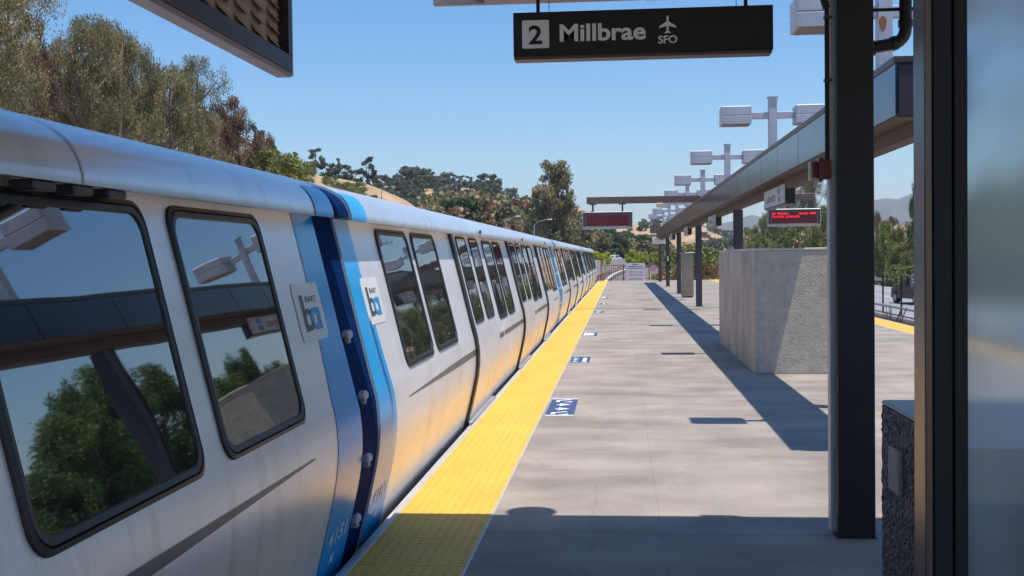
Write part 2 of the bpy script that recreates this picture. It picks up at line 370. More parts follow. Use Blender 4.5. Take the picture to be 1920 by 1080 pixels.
# the base ground: a grid with hills
def ridge(name, pts, D, width, mt, seed, zb=-1.9, back=1.0, rough=1.0):
    """pts: [(azimuth deg from +Y to the right, crest z)], a long hill whose crest lies D metres out"""
    rnd = np.random.RandomState(seed); az = np.array([p[0] for p in pts]); cz = np.array([p[1] for p in pts])
    na = int((az[-1] - az[0]) / (.25 if D < 1500 else .12)) + 1; nr = 22
    A = np.linspace(az[0], az[-1], na); Z = np.interp(A, az, cz)
    ph = rnd.rand(8) * 6.28; V = []; Fs = []
    for i in range(nr + 1):
        t = -1 + 2.2 * i / nr
        for j, a in enumerate(A):
            edge = min(1, (j / 6.), ((na - 1 - j) / 6.))
            r = D + t * width * (1 + .12 * math.sin(a * .9 + ph[0]))
            prof = max(0, math.cos(min(abs(t), 1) * PI / 2)) ** (1.1)
            lump = sum(math.sin(a * f * (300 / D) ** .3 * 1.7 + t * g + p) * q for f, g, p, q in ((1.1, 3, ph[1], 1), (2.3, 5, ph[2], .6), (4.7, 7, ph[3], .35), (8.3, 11, ph[4], .2)))
            z = zb + (Z[j] - zb) * prof * edge * (1 + .05 * rough * lump * (1 - prof) * 3)
            if t > .15: z = max(z, zb)
            V.append((r * math.sin(R(a)), r * math.cos(R(a)), z))
    for i in range(nr):
        for j in range(na - 1):
            k = i * na + j; Fs.append((k, k + 1, k + na + 1, k + na))
    o = mesh_obj(name, V, Fs, mt, None, True); o['kind'] = 'structure'; return o
g = MB(); g.add([(-6500, -3000, -1.95), (6500, -3000, -1.95), (6500, 7500, -1.95), (-6500, 7500, -1.95)], [(0, 1, 2, 3)])
struct('ground', g, M['soil'])
# raised track bed
def ribbon(xa, xb, z, y0, y1, step=10., thick=None, bend=True):
    mb = MB(); ys = np.arange(y0, y1 + .01, step); n = len(ys); V = []
    for y in ys:
        c = curve_x(y) if bend else 0
        V += [(xa + c, y, z), (xb + c, y, z)]
    Fs = [(2 * i, 2 * i + 1, 2 * i + 3, 2 * i + 2) for i in range(n - 1)]
    mb.add(V, Fs)
    if thick:
        k = len(mb.v); mb.v += [(x, y, z2 - thick) for x, y, z2 in V]
        for i in range(n - 1):
            a = 2 * i; mb.f += [(a, a + 2, k + a + 2, k + a), (a + 1, k + a + 1, k + a + 3, a + 3)]
        mb.f += [(0, k, k + 1, 1), (2 * n - 2, 2 * n - 1, k + 2 * n - 1, k + 2 * n - 2)]
    return mb
struct('track_bed', ribbon(-6.2, 11.0, -1.12, -40, 480, thick=.85), M['ballast'])
rb = MB()
for tc_ in (-3.05, 8.1):
    for s_ in (-.84, .84):
        q = ribbon(tc_ + s_ - .035, tc_ + s_ + .035, -.95, -40, 480, thick=.17); rb.add(q.v, q.f)
struct('rails', rb, M['rail'])
sl = MB()
for y in np.arange(60, 330, 1.2):
    for tc_ in (-3.05, 8.1):
        c = tc_ + curve_x(y); sl.box(c - 1.3, c + 1.3, y - .12, y + .12, -1.13, -1.08)
struct('railway_sleepers', sl, M['covergrey'])
# platform
pl = MB(); pl.box(-1.44, 6.44, -12, 78.4, -1.1, 0)
struct('platform', pl, M['concrete'])
ed = MB(); ed.box(-1.475, -1.44, -12, 78.4, -.16, .006, .004); ed.box(-1.535, -1.475, -12, 78.4, -.12, -.03, .01)
ed.box(6.44, 6.475, -12, 78.4, -.16, .006, .004)
struct('platform_edge_trim', ed, M['edge'])
ts = MB(); dm = MB()
for xa, xb, nn in ((-1.44, -.84, 10), (5.84, 6.44, 6)):
    for y in np.arange(-3.0, 78.3, .61): ts.box(xa + .001, xb - .001, y + .0025, y + .6075, .0005, .005, .001)
    near = xa < 0; pit = .06 if near else .1
    for y in np.arange(3.4 if near else 20, 78.2, .061 if near else .1):
        if y > 45: break
        for i in range(nn):
            x = xa + pit * (i + .5); rr, rt, h = (.0155, .009, .0065) if near else (.02, .012, .01)
            n_ = 6; kk = len(dm.v)
            for q in range(n_): dm.v.append((x + rr * math.cos(q * PI / 3), y + rr * math.sin(q * PI / 3), .005))
            for q in range(n_): dm.v.append((x + rt * math.cos(q * PI / 3), y + rt * math.sin(q * PI / 3), h))
            dm.f.append(tuple(kk + n_ + q for q in range(n_)))
            for q in range(n_): dm.f.append((kk + q, kk + (q + 1) % n_, kk + n_ + (q + 1) % n_, kk + n_ + q))
struct('tactile_paving', ts, M['yellow'])
struct('tactile_domes', dm, mat('shaded_worn_dome', (.66, .36, .05), .6, var=.35, scale=7))  # darker yellow holds the domes' shadow side together with their dirt
wl = MB(); wl.box(-.84, -.826, -3, 78.3, .0005, .004); wl.box(5.81, 5.84, -3, 78.3, .0005, .004)
struct('strip_border', wl, M['edge'])

# freeways on both sides
struct('freeway', ribbon(13.5, 27.2, -1.82, -40, 900, bend=False), M['asphalt'])
struct('freeway_westbound', ribbon(-26, -12, -1.0, -60, 240, thick=.9, bend=False), M['asphalt'])
ln = MB()
for x in (17.2, 20.9, 24.4):
    for y in np.arange(20, 420, 14.6): ln.box(x - .07, x + .07, y, y + 3.6, -1.817, -1.812)
for x in (14.4, 26.6): ln.box(x - .06, x + .06, -20, 880, -1.817, -1.812)
struct('lane_markings', ln, M['lane'])

# ------------------------------------------------------------------ trains
PZ = [-.45, -.1, .072, .271, .461, .629, .8, .95, 1.192, 1.56, 1.92]
PX = [-1.70, -1.598, -1.553, -1.504, -1.465, -1.450, -1.462, -1.498, -1.556, -1.643, -1.730]
def body_x(z):
    i = max(0, min(len(PZ) - 2, int(np.searchsorted(PZ, z)) - 1))
    def sl_(k):
        if k <= 0: return (PX[1] - PX[0]) / (PZ[1] - PZ[0])
        if k >= len(PZ) - 1: return (PX[-1] - PX[-2]) / (PZ[-1] - PZ[-2])
        return (PX[k + 1] - PX[k - 1]) / (PZ[k + 1] - PZ[k - 1])
    h = PZ[i + 1] - PZ[i]; t = (z - PZ[i]) / h
    return ((2 * t ** 3 - 3 * t ** 2 + 1) * PX[i] + (t ** 3 - 2 * t ** 2 + t) * h * sl_(i) + (-2 * t ** 3 + 3 * t ** 2) * PX[i + 1] + (t ** 3 - t ** 2) * h * sl_(i + 1))
def bp(y, z, off=0):
    d = (body_x(z + .01) - body_x(z - .01)) / .02; n_ = 1 / math.hypot(1, d)
    return (body_x(z) + off * n_, y, z - off * d * n_)
CX = -3.05
side = [(body_x(z), z) for z in np.linspace(-.45, 1.91, 60)]
roofp = [(-1.735, 1.897), (-1.602, 1.884), (-1.603, 1.915), (-1.612, 1.95), (-1.628, 1.985), (-1.652, 2.018), (-1.69, 2.05), (-1.757, 2.085), (-1.86, 2.118), (-2.02, 2.153), (-2.25, 2.185), (-2.6, 2.212), (-3.05, 2.22)]
def mirror(p): return [(2 * CX - x, z) for x, z in p[::-1]]
def rrect(y0, y1, z0, z1, r, n_=5):
    P = []
    for cy_, cz_, a0 in ((y1 - r, z0 + r, -90), (y1 - r, z1 - r, 0), (y0 + r, z1 - r, 90), (y0 + r, z0 + r, 180)):
        for k in range(n_ + 1):
            a = R(a0 + 90 * k / n_); P.append((cy_ + r * math.cos(a), cz_ + r * math.sin(a)))
    return P
def pane(mb, y0, y1, z0, z1, r, off, sh=0):
    """rounded rectangle laid on the curved side"""
    zs = sorted(set([z0 + r * (1 - math.cos(a)) for a in np.linspace(0, PI / 2, 6)] + [z1 - r * (1 - math.cos(a)) for a in np.linspace(0, PI / 2, 6)] + list(np.linspace(z0 + r, z1 - r, 8))))
    rows = []
    for z in zs:
        d = 0
        if z < z0 + r: d = r - math.sqrt(max(0, r * r - (z0 + r - z) ** 2))
        if z > z1 - r: d = r - math.sqrt(max(0, r * r - (z - z1 + r) ** 2))
        rows.append((y0 + d, y1 - d, z))
    k = len(mb.v)
    for a, b_, z in rows: mb.v += [bp(a, z, off), bp((a + b_) / 2, z, off), bp(b_, z, off)]
    for i in range(len(rows) - 1):
        for j in range(2):
            q = k + 3 * i + j; mb.f.append((q, q + 1, q + 4, q + 3))
def ring(mb, y0, y1, z0, z1, r, w, o0, o1):
    """a raised frame w wide: outer skirt at 0, crown at o1, inner lip at o0"""
    def dense(P):
        out = []
        for i, p in enumerate(P):
            q = P[(i + 1) % len(P)]; d = math.dist(p, q); m_ = max(1, int(d / .12))
            for j in range(m_): out.append((p[0] + (q[0] - p[0]) * j / m_, p[1] + (q[1] - p[1]) * j / m_))
        return out
    base = dense(rrect(y0, y1, z0, z1, r)); cy_, cz_ = (y0 + y1) / 2, (z0 + z1) / 2
    def inset(d):
        out = []
        hy, hz = (y1 - y0) / 2, (z1 - z0) / 2
        for y, z in base: out.append((cy_ + (y - cy_) * (hy - d) / hy, cz_ + (z - cz_) * (hz - d) / hz))
        return out
    L = [(inset(0), -.004), (inset(.002), o1 * .7), (inset(w * .35), o1), (inset(w * .42), o1 * .45), (inset(w * .5), o1 * .9), (inset(w * .9), o1 * .8), (inset(w), o0)]
    n_ = len(base); k = len(mb.v)
    for P, o in L: mb.v += [bp(y, z, o) for y, z in P]
    for i in range(len(L) - 1):
        for j in range(n_):
            q = (j + 1) % n_; mb.f.append((k + i * n_ + j, k + i * n_ + q, k + (i + 1) * n_ + q, k + (i + 1) * n_ + j))
def skin(mb, y0, y1, z0, z1, off, ny=1, nz=16):
    k = len(mb.v)
    for i in range(nz + 1):
        for j in range(ny + 1): mb.v.append(bp(y0 + (y1 - y0) * j / ny, z0 + (z1 - z0) * i / nz, off))
    for i in range(nz):
        for j in range(ny): q = k + i * (ny + 1) + j; mb.f.append((q, q + 1, q + ny + 2, q + ny + 1))
    a, b_ = k, k + nz * (ny + 1)     # thin edges down to the skin
    for s_, c in ((0, 1), (ny, -1)):
        kk = len(mb.v)
        for i in range(nz + 1): mb.v.append(bp(y0 if s_ == 0 else y1, z0 + (z1 - z0) * i / nz, -.004))
        for i in range(nz): mb.f.append((k + i * (ny + 1) + s_, k + (i + 1) * (ny + 1) + s_, kk + i + 1, kk + i))
def band_skin(mb, a, c, nz=56):
    """end stripe, widening towards the floor on the side away from the car end"""
    k = len(mb.v); far = (c - a)
    for i in range(nz + 1):
        z = -.2 + 2.095 * i / nz; ex = .20 * max(0, min(1, (1.6 - z) / 1.3))
        y0_, y1_ = (a - ex, c) if CAR_END > 0 else (a, c + ex)
        mb.v += [bp(y0_, z, .003), bp((y0_ + y1_) / 2, z, .003), bp(y1_, z, .003)]
    for i in range(nz):
        for j in range(2): q = k + 3 * i + j; mb.f.append((q, q + 1, q + 4, q + 3))
def add_window(root, y0, y1, z0=.885, z1=1.865, r=.09, fw=.05, detail=True):
    p = MB(); pane(p, y0 + fw * .8, y1 - fw * .8, z0 + fw * .8, z1 - fw * .8, r * .6, .006)
    w = part('window', p, M['glass'], root, True)
    f_ = MB(); ring(f_, y0, y1, z0, z1, r, fw, .004, .016); part('frame', f_, M['rubber'], w, True)
def make_car(Y0, Y1, label, wins, doors, number, logo_at, num_at, band0, band1, rev=False, detail=True):
    root = thing('train_car', label, 'train car', (CX, Y0, -1.0), 'cars of the silver commuter train')
    b_ = MB()
    P = side + [(-1.735, 1.91)]; full = P + [(CX, 1.95)] + mirror(P)
    b_.sweep(full, Y0, Y1, max(2, int((Y1 - Y0) / 1.5)))
    part('body', b_, M['steel'], root, True)
    r_ = MB(); r_.sweep(roofp + mirror(roofp[:-1]), Y0 - .02, Y1 + .02, 8); rf = part('roof', r_, M['roofmetal'], root, True)
    # a joint line round the roof
    for fy in (.14, .5, .86):
        js = MB()
        yj = Y0 + (Y1 - Y0) * fy; k = len(js.v); rp_ = roofp[1:]
        for x, z in rp_: js.v += [(x + .002, yj, z + .002), (x + .002, yj + .012, z + .002)]
        for i in range(len(rp_) - 1): js.f.append((k + 2 * i, k + 2 * i + 1, k + 2 * i + 3, k + 2 * i + 2))
        part('roof_seam', js, M['galv'], rf)
    # underframe skirt and bogies
    u = MB(); u.box(CX - 1.25, CX + 1.25, Y0 + .3, Y1 - .3, -.75, -.46, .03); part('underframe', u, M['bronze'], root)
    for yy in (Y0 + 3.2, Y1 - 3.2):
        w_ = MB(); w_.box(CX - 1.15, CX + 1.15, yy - 1.5, yy + 1.5, -.72, -.5, .04)
        bo = part('bogie', w_, M['bronze'], root)
        for dy in (-1.05, 1.05):
            q = MB(); q.tube([(CX - .95, yy + dy, -.58), (CX + .95, yy + dy, -.58)], .06, 8)
            for sx in (-1, 1): q.tube([(CX + sx * .78, yy + dy, -.55), (CX + sx * .9, yy + dy, -.55)], .38, 20)
            part('wheelset', q, M['rail'], bo, True)
    # blue end bands on both ends, side and roof edge
    global CAR_END
    for CAR_END, (a, c, ra, rc) in ((-1, band0), (1, band1)):
        if a is None: continue
        q = MB(); band_skin(q, a, c); bd = part('blue_band', q, M['blue'], root, True)
        q = MB(); k = len(q.v)
        rp_ = [(x + .004, z + .001) for x, z in roofp[1:7]]
        for x, z in rp_: q.v += [(x, ra, z), (x, rc, z)]
        for i in range(len(rp_) - 1): q.f.append((k + 2 * i, k + 2 * i + 1, k + 2 * i + 3, k + 2 * i + 2))
        part('roof_patch', q, M['blue'], bd, True)
    # tapered crease low on the side, pointed towards the car ends
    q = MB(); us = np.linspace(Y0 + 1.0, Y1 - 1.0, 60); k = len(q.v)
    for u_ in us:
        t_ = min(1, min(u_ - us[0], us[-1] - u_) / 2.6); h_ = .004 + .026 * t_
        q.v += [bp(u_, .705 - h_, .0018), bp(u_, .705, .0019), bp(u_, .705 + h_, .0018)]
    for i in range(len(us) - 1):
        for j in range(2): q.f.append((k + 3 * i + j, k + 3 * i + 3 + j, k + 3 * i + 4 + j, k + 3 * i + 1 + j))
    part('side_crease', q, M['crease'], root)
    for wd in wins: add_window(root, *wd)
    for (ya, yb) in doors:
        if detail:
            q = MB(); skin(q, ya - .02, ya + .13, -.2, 1.90, .028); part('door_gasket', q, M['rubber'], root, True)
        else:
            q = MB(); skin(q, ya - .02, ya + .13, -.2, 1.90, .028, nz=10); part('door_gasket', q, M['rubber'], root, True)
        mid = (ya + .13 + yb) / 2
        for (c, d) in ((ya + .14, mid - .006), (mid + .006, yb)):
            q = MB(); skin(q, c, d, -.02, 1.895, .016); dr = part('door_leaf', q, M['steel'], root, True)
            p = MB(); w0, w1 = c + .17, d - .14
            pane(p, w0 + .02, w1 - .02, .975, 1.855, .05, .024); wn = part('window', p, M['glass'], dr, True)
            ring_ = MB(); 
            def shifted():
                mbq = MB(); ring(mbq, w0 - .01, w1 + .01, .955, 1.875, .07, .035, .022, .030); return mbq
            part('frame', shifted(), M['rubber'], dr, True)
        q = MB(); skin(q, mid - .006, mid + .006, -.02, 1.895, .010, nz=14); part('door_seam', q, M['rubber'], root)
        q = MB(); q.box(-1.555, -1.50, ya + .1, yb + .05, -.075, -.005, .008)
        q.box(-1.53, -1.485, ya - .05, ya + .25, -.06, .012, .008)
        part('door_sill', q, M['galv'], root)
        # door control strips next to the door
        for a, z0, z1 in ((yb + .62, .5, .8), (yb + 1.35, .1, .6), (yb + 1.55, .1, .55)):
            q = MB(); skin(q, a, a + .035, z0, z1, .012, nz=6); part('grab_rail', q, M['steel'], root)
        q = MB(); q.box(-1.605, -1.592, ya + 1.65, ya + 1.78, 1.925, 1.965, .002); part('door_lamp', q, M['charcoal'], root)
    # logo card and number
    if logo_at is not None:
        y, z = logo_at, 1.235
        card = MB()
        pane(card, y, y + .50, z, z + .295, .04, .0035); cd_ = part('logo_card', card, M['white'], root, True)
        t = MB(); fn = lambda u, v: bp(y + u, z + v, .005)
        # tall 'b': ascender and ring
        def oval(cx_, cz_, rx, rz, w, o):
            k = len(t.v); nn = 28
            for i in range(nn):
                a = 2 * PI * i / nn; t.v += [bp(y + cx_ + rx * math.cos(a), z + cz_ + rz * math.sin(a), o), bp(y + cx_ + (rx - w) * math.cos(a), z + cz_ + (rz - w * .55) * math.sin(a), o)]
            for i in range(nn):
                j = (i + 1) % nn; t.f.append((k + 2 * i, k + 2 * j, k + 2 * j + 1, k + 2 * i + 1))
        def rect(u0, u1, v0, v1, o):
            k = len(t.v); t.v += [bp(y + u0, z + v0, o), bp(y + u1, z + v0, o), bp(y + u1, z + v1, o), bp(y + u0, z + v1, o)]; t.f.append((k, k + 1, k + 2, k + 3))
        rect(.095, .155, .05, .235, .005); oval(.19, .108, .095, .058, .052, .005)
        put_text(t, 'BART', fn_off(y + .20, z + .195), .045, .01, width=.21)
        part('lettering', t, M['charcoal'], cd_)
        t = MB(); oval(.315, .108, .095, .058, .052, .0065); rect(.365, .415, .05, .166, .0065)
        part('lettering', t, M['logoblue'], cd_)
    if num_at is not None:
        t = MB(); put_text(t, number, fn_off(num_at, .145, .0055), .115, .014, width=.40)
        part('car_number', t, M['numwhite'], root)
        t = MB(); put_text(t, 'M', fn_off(num_at + .13, .03, .0055), .085, .004, width=.08); part('car_letter', t, M['numwhite'], root)
    return root
def fn_off(y, z, o=.005): return lambda u, v: bp(y + u, z + v, o)
def barrier(root, Ya, Yb):
    P = [(x - .012, z) for x, z in side] + [(x - .010, z - .012) for x, z in roofp[2:]]
    q = MB(); q.sweep(P + mirror(P[:-1]), Ya, Yb, 1); e = part('gangway_barrier', q, M['navy'], root, True)
    for z in (1.22, .87, .51, .16):
        q = MB(); x, y, _ = bp(Ya, z, -.06)
        q.box(x + .03, x + .085, Ya + .10, Ya + .20, z - .028, z + .026, .014); q.box(x + .045, x + .09, Ya + .06, Ya + .12, z - .014, z + .022, .009); q.box(x + .03, x + .08, Ya + .12, Ya + .16, z - .05, z - .02, .008)
        part('bracket', q, M['lampgrey'], e)
GAP = 22.0
W2 = [(1.25, 2.43), (2.62, 3.80), (7.52, 8.50), (8.70, 9.62), (13.27, 14.25), (14.45, 15.37), (18.95, 19.75), (19.9, 20.6)]
D2 = [(4.86, 7.06), (10.66, 12.84), (16.42, 18.6)]
# nearest car: its far end at 6.41
W1 = [(4.255, 5.385), (2.80, 4.045), (-1.9, -1.0), (-3.1, -2.2), (-7.6, -6.7), (-8.9, -7.9)]
c1 = make_car(-15.3, 6.41, 'nearest silver train car in the shade, large dark window and number 4151 at its end', W1, [(.1, 2.3), (-5.9, -3.7)], '4151', 5.66, 5.90, (None,) * 4, (6.0, 6.41, 6.05, 6.44))
barrier(c1, 6.41, 6.90)
for y in (3.12, 3.36, 3.60): q = MB(); q.box(-1.70, -1.62, y, y + .13, 1.855, 1.886, .006); part('door_track', q, M['bronze'], c1)
labs = ['second silver train car, sunlit, with the bright logo card on a sky blue stripe', 'third silver train car, its first blue end band level with the red overhead display', 'farthest silver train car, its blue end close to the platform fence']
nums = ['4180', '4163', '4122']
for i in range(3):
    a = 6.90 + GAP * i; e = a + 21.51
    c = make_car(a, e, labs[i], [(a + p - .14, a + q_ - .14) for p, q_ in W2], [(a + p - .14, a + q_ - .14) for p, q_ in D2], nums[i], a + .30, a + .10, (a, a + .38, a - .02, a + .40), (e - .41, e, e - .36, e + .03), detail=(i == 0))
    barrier(c, e, e + .49) if i < 2 else None

# ------------------------------------------------------------------ canopy girder down the middle, columns, masts, signs
gd = thing('canopy_girder', 'long dark girder with glossy fascia panels running down the middle of the platform', 'canopy', (2.475, 9.6, 2.74))
GX0, GX1, GY0, GY1 = 2.2, 2.75, 9.58, 71.5
q = MB(); q.box(GX0 + .02, GX1 - .02, GY0 + .02, GY1 - .02, 2.76, 3.19); part('core', q, M['bronze'], gd)
ys = [GY0] + list(np.arange(10.9, GY1 - .5, 1.9)) + [GY1]
for a, b_ in zip(ys[:-1], ys[1:]):
    q = MB()
    q.box(GX0 - .004, GX0 + .018, a + .011, b_ - .011, 2.745, 3.16, .003); q.box(GX1 - .018, GX1 + .004, a + .006, b_ - .006, 2.745, 3.16, .003)
    part('fascia_panel', q, M['fascia'], gd)
q = MB(); q.box(GX0 + .02, GX1 - .02, GY0 - .006, GY0 + .016, 2.745, 3.14, .003); part('end_cap', q, M['purple'], gd)
q = MB(); q.box(GX0 - .02, GX1 + .02, GY0 - .02, GY1 + .02, 3.16, 3.215, .006); part('top_flashing', q, M['bronze'], gd)
q = MB(); q.box(GX0 + .01, GX1 - .01, GY0 + .01, GY1 - .01, 2.725, 2.757); part('soffit', q, M['soffit'], gd)
q = MB(); q.box(2.40, 2.55, GY0 + .3, GY1 - .2, 2.60, 2.722); part('lower_beam', q, M['soffit'], gd)
cn = 0
ords = ['hidden behind the near post', 'just past the concrete stair wall', 'second past the concrete stair wall', 'third past the stair wall, behind the steel cabinet', 'second from the far end of the platform', 'at the far end of the platform']
for i, y in enumerate((12.65, 25.2, 37.8, 50.4, 62.5, 74.6)):
    c = thing('canopy_column', 'dark steel girder column %s' % ords[i], 'column', (2.5, y, 0), 'columns under the canopy girder')
    top = 2.60 if y < 72 else 2.4
    q = MB(); q.box(2.405, 2.595, y - .1, y - .085, 0.012, top); q.box(2.405, 2.595, y + .085, y + .1, 0.012, top); q.box(2.42, 2.58, y - .085, y + .085, 0.012, top)
    part('shaft', q, M['bronze'], c)
    q = MB(); q.box(2.36, 2.64, y - .14, y + .14, 0, .012, .003); part('base_plate', q, M['bronze'], c)
    if y < 72:
        q = MB(); q.box(2.36, 2.64, y - .13, y + .13, top, top + .025); part('cap_plate', q, M['bronze'], c) if False else None
on = ['nearest', 'second', 'third', 'fourth', 'fifth', 'sixth', 'seventh', 'eighth', 'last']
for i in range(8):
    y = 11.25 + 8.02 * i
    lm = thing('light_mast', '%s light mast from the camera, grey with two boxy lamps over the girder' % on[i], 'light mast', (2.475, y, 3.215), 'light masts on the canopy girder')
    q = MB(); q.box(2.408, 2.542, y - .065, y + .065, 3.215, 4.17, .006); q.box(2.39, 2.56, y - .085, y + .085, 4.17, 4.19); p_ = part('pole', q, M['lampgrey'], lm)
    if i == 0:
        q = MB(); k = 0; pts = [(2.45 + .035 * math.cos(a) * (1 + .2 * math.sin(3 * a)), y - .067, 3.78 + .07 * math.sin(a)) for a in np.linspace(0, 2 * PI, 13)[:-1]]; q.poly(pts, (0, .001, 0)); part('rust_stain', q, M['rust'], p_)
    q = MB(); q.box(2.12, 2.408, y - .045, y + .045, 3.84, 3.945, .004); q.box(2.542, 2.83, y - .045, y + .045, 3.84, 3.945, .004); part('cross_arm', q, M['lampgrey'], lm)
    for xa in (1.64, 2.82):
        q = MB(); q.box(xa, xa + .48, y - .21, y + .21, 3.885, 4.035, .012); q.box(xa, xa + .48, y - .21, y + .21, 3.745, 3.882, .006)
        # rim round the lens
        lb = part('lamp_box', q, M['lampgrey'], lm)
        q = MB(); q.box(xa + .03, xa + .45, y - .18, y + .18, 3.738, 3.747); part('lens', q, M['lens'], lb)

def station_sign(y, lab):
    s_ = thing('station_sign', lab, 'sign', (2.47, y, 2.38), 'station name signs under the girder')
    L = 2.5
    q = MB(); q.box(2.40, 2.54, y, y + L, 2.38, 2.69, .004); part('sign_box', q, M['signblack'], s_)
    for x, sg in ((2.397, -1), (2.543, 1)):
        q = MB(); q.box(min(x, x + sg * .004), max(x, x + sg * .004), y + .03, y + L - .01, 2.40, 2.675, .001); pn = part('face', q, M['signpanel'], s_)
        t = MB()
        if sg < 0: fn = lambda u, v: (2.3915, y + L - .35 - u, 2.475 + v)
        else: fn = lambda u, v: (2.5485, y + .35 + u, 2.475 + v)
        put_text(t, 'Lafayette', fn, .19, .012, width=1.05)
        part('lettering', t, M['charcoal'], pn)
        t = MB(); fx = 2.3915 if sg < 0 else 2.5485
        def rc(u0, u1, v0, v1):
            if sg < 0: t.add([(fx, y + L - u0, 2.38 + v0), (fx, y + L - u1, 2.38 + v0), (fx, y + L - u1, 2.38 + v1), (fx, y + L - u0, 2.38 + v1)], [(0, 1, 2, 3)])
            else: t.add([(fx, y + u0, 2.38 + v0), (fx, y + u1, 2.38 + v0), (fx, y + u1, 2.38 + v1), (fx, y + u0, 2.38 + v1)], [(0, 1, 2, 3)])
        for v in (.045, .175):
            rc(1.74, 1.85, v, v + .095); rc(1.88, 1.99, v, v + .095); rc(2.28, 2.40, v + .038, v + .055)
            rc(2.28, 2.30, v + .015, v + .078)
        part('pictogram', t, M['deepblue'], pn)
    for dy in (.55, 1.9):
        q = MB(); q.box(2.455, 2.485, y + dy - .03, y + dy + .03, 2.69, 2.726); part('hanger', q, M['bronze_black'], s_)
station_sign(17.3, 'white station name sign under the girder, nearest one, right above the concrete stair wall')
station_sign(29.7, 'second station name sign under the girder, half edge on beyond the first column')
station_sign(42.0, 'third small station name sign under the girder, beyond the display beam')
station_sign(54.4, 'fourth tiny station name sign under the girder near its far end')
# gutter end cabinet at the far end of the girder
cb = thing('junction_cabinet', 'white box under the far tip of the canopy girder', 'cabinet', (2.3, 71.6, 2.36))
q = MB(); q.box(1.96, 2.76, 71.3, 71.9, 2.36, 2.72, .02); part('casing', q, M['white'], cb)
q = MB(); q.box(1.9, 2.33, 71.4, 71.5, 2.12, 2.34, .005); tag(q.build('warning_plate', mat('orange_plate', (.45, .22, .09), .6)), 'small orange plate under the white box at the girder tip', 'sign')

# display beam with two LED displays
bm = thing('cross_beam', 'brown cross beam over the girder carrying two red displays', 'beam', (2.45, 36.3, 3.27))
q = MB(); q.box(-1.02, 5.9, 36.2, 36.4, 3.27, 3.48, .006); part('beam', q, M['brownpaint'], bm)
q = MB(); q.box(2.3, 2.65, 36.1, 36.5, 3.215, 3.27); part('saddle', q, M['brownpaint'], bm)
def led(x0, x1, posts, lab, txt):
    d = thing('led_display', lab, 'display', ((x0 + x1) / 2, 36.3, 2.5), 'displays hung from the cross beam')
    q = MB()
    q.box(x0, x1, 36.2, 36.42, 2.49, 3.02, .01); part('housing', q, M['galv'], d)
    q = MB(); q.box(x0 + .02, x1 - .02, 36.19, 36.202, 2.93, 3.0); q.box(x0 + .02, x0 + .1, 36.19, 36.202, 2.56, 2.93); q.box(x1 - .1, x1 - .02, 36.19, 36.202, 2.56, 2.93); part('bezel', q, M['bronze'], d)
    q = MB(); q.box(x0 + .11, x1 - .11, 36.188, 36.2, 2.575, 2.925); pn = part('screen', q, M['ledpanel'], d)
    if txt:
        t = MB(); w = x1 - x0 - .26
        put_text(t, 'SF TRAIN', lambda u, v: (x0 + .13 + u, 36.184, 2.845 + v), .085, .004, width=w * .36)
        put_text(t, '10:43 AM', lambda u, v: (x0 + .13 + w * .60 + u, 36.184, 2.845 + v), .085, .004, width=w * .38)
        put_text(t, '10-CAR, 2-DOOR', lambda u, v: (x0 + .13 + u, 36.184, 2.755 + v), .085, .004, width=w * .62)
        part('lettering', t, M['ledtext'], pn)
    for px in posts:
        q = MB(); q.box(px - .03, px + .03, 36.27, 36.33, 3.02, 3.27); q.box(px - .11, px + .11, 36.22, 36.38, 3.24, 3.268); part('hanger', q, M['brownpaint'], d)
led(-1.155, .39, (-.83, .08), 'dark red blank display hung over the platform edge beside the train', False)
led(4.49, 6.07, (4.9, 5.72), 'lit red display with two lines of text above the stair wall', True)
q = MB(); q.box(1.12, 1.33, 36.15, 36.3, 3.13, 3.265, .02); tag(q.build('loudspeaker', M['cream']), 'small cream loudspeaker under the brown cross beam', 'loudspeaker')

# ------------------------------------------------------------------ stair wall, cabinet, banner, railing
sw = thing('stair_enclosure', 'pale concrete parapet around the stairwell, half in girder shade', 'parapet', (2.5, 19, 0))
X0, X1, Y0, Y1, H_ = 1.835, 3.165, 16.3, 22.1, 1.70
q = MB(); q.box(X0, X0 + .22, Y0 + .221, Y1, 0, H_, .006); part('side_wall', q, M['parapet'], sw)
q = MB(); q.box(X1 - .22, X1, Y0 + .221, Y1, 0, H_, .006); part('side_wall', q, M['parapet'], sw)
q = MB(); q.box(X0 - .002, X1 + .002, Y0, Y0 + .22, 0, H_, .01); part('end_wall', q, M['stucco'], sw)
q = MB(); q.box(X0 + .223, X1 - .223, Y1 - .2, Y1, 0, H_, .006); part('end_wall', q, M['stucco'], sw)
q = MB(); q.box(X0 - .008, X0 + .23, Y0 - .01, Y1 + .01, H_, H_ + .035, .01); q.box(X1 - .23, X1 + .008, Y0 - .01, Y1 + .01, H_, H_ + .035, .01); q.box(X0 + .232, X1 - .232, Y0 - .01, Y0 + .23, H_, H_ + .031, .008)
part('coping', q, M['cap'], sw)
kb = thing('steel_cabinet', 'stainless steel cabinet standing before the third girder column', 'cabinet', (2.6, 46.1, 0))
q = MB(); q.box(2.37, 2.83, 45.85, 46.3, .05, 1.72, .01); part('casing', q, M['stainless'], kb)
q = MB(); q.box(2.34, 2.86, 45.82, 46.33, 1.72, 1.76, .006); part('lid', q, M['galv'], kb)
q = MB(); q.box(2.4, 2.8, 45.9, 46.25, 0, .05); part('plinth', q, M['bronze'], kb)
cb2 = thing('call_box', 'small black call box on the second last girder column', 'call box', (2.5, 62.3, 1.3))
q = MB(); q.box(2.4, 2.6, 62.25, 62.395, 1.25, 1.72, .01); part('casing', q, M['signblack'], cb2)
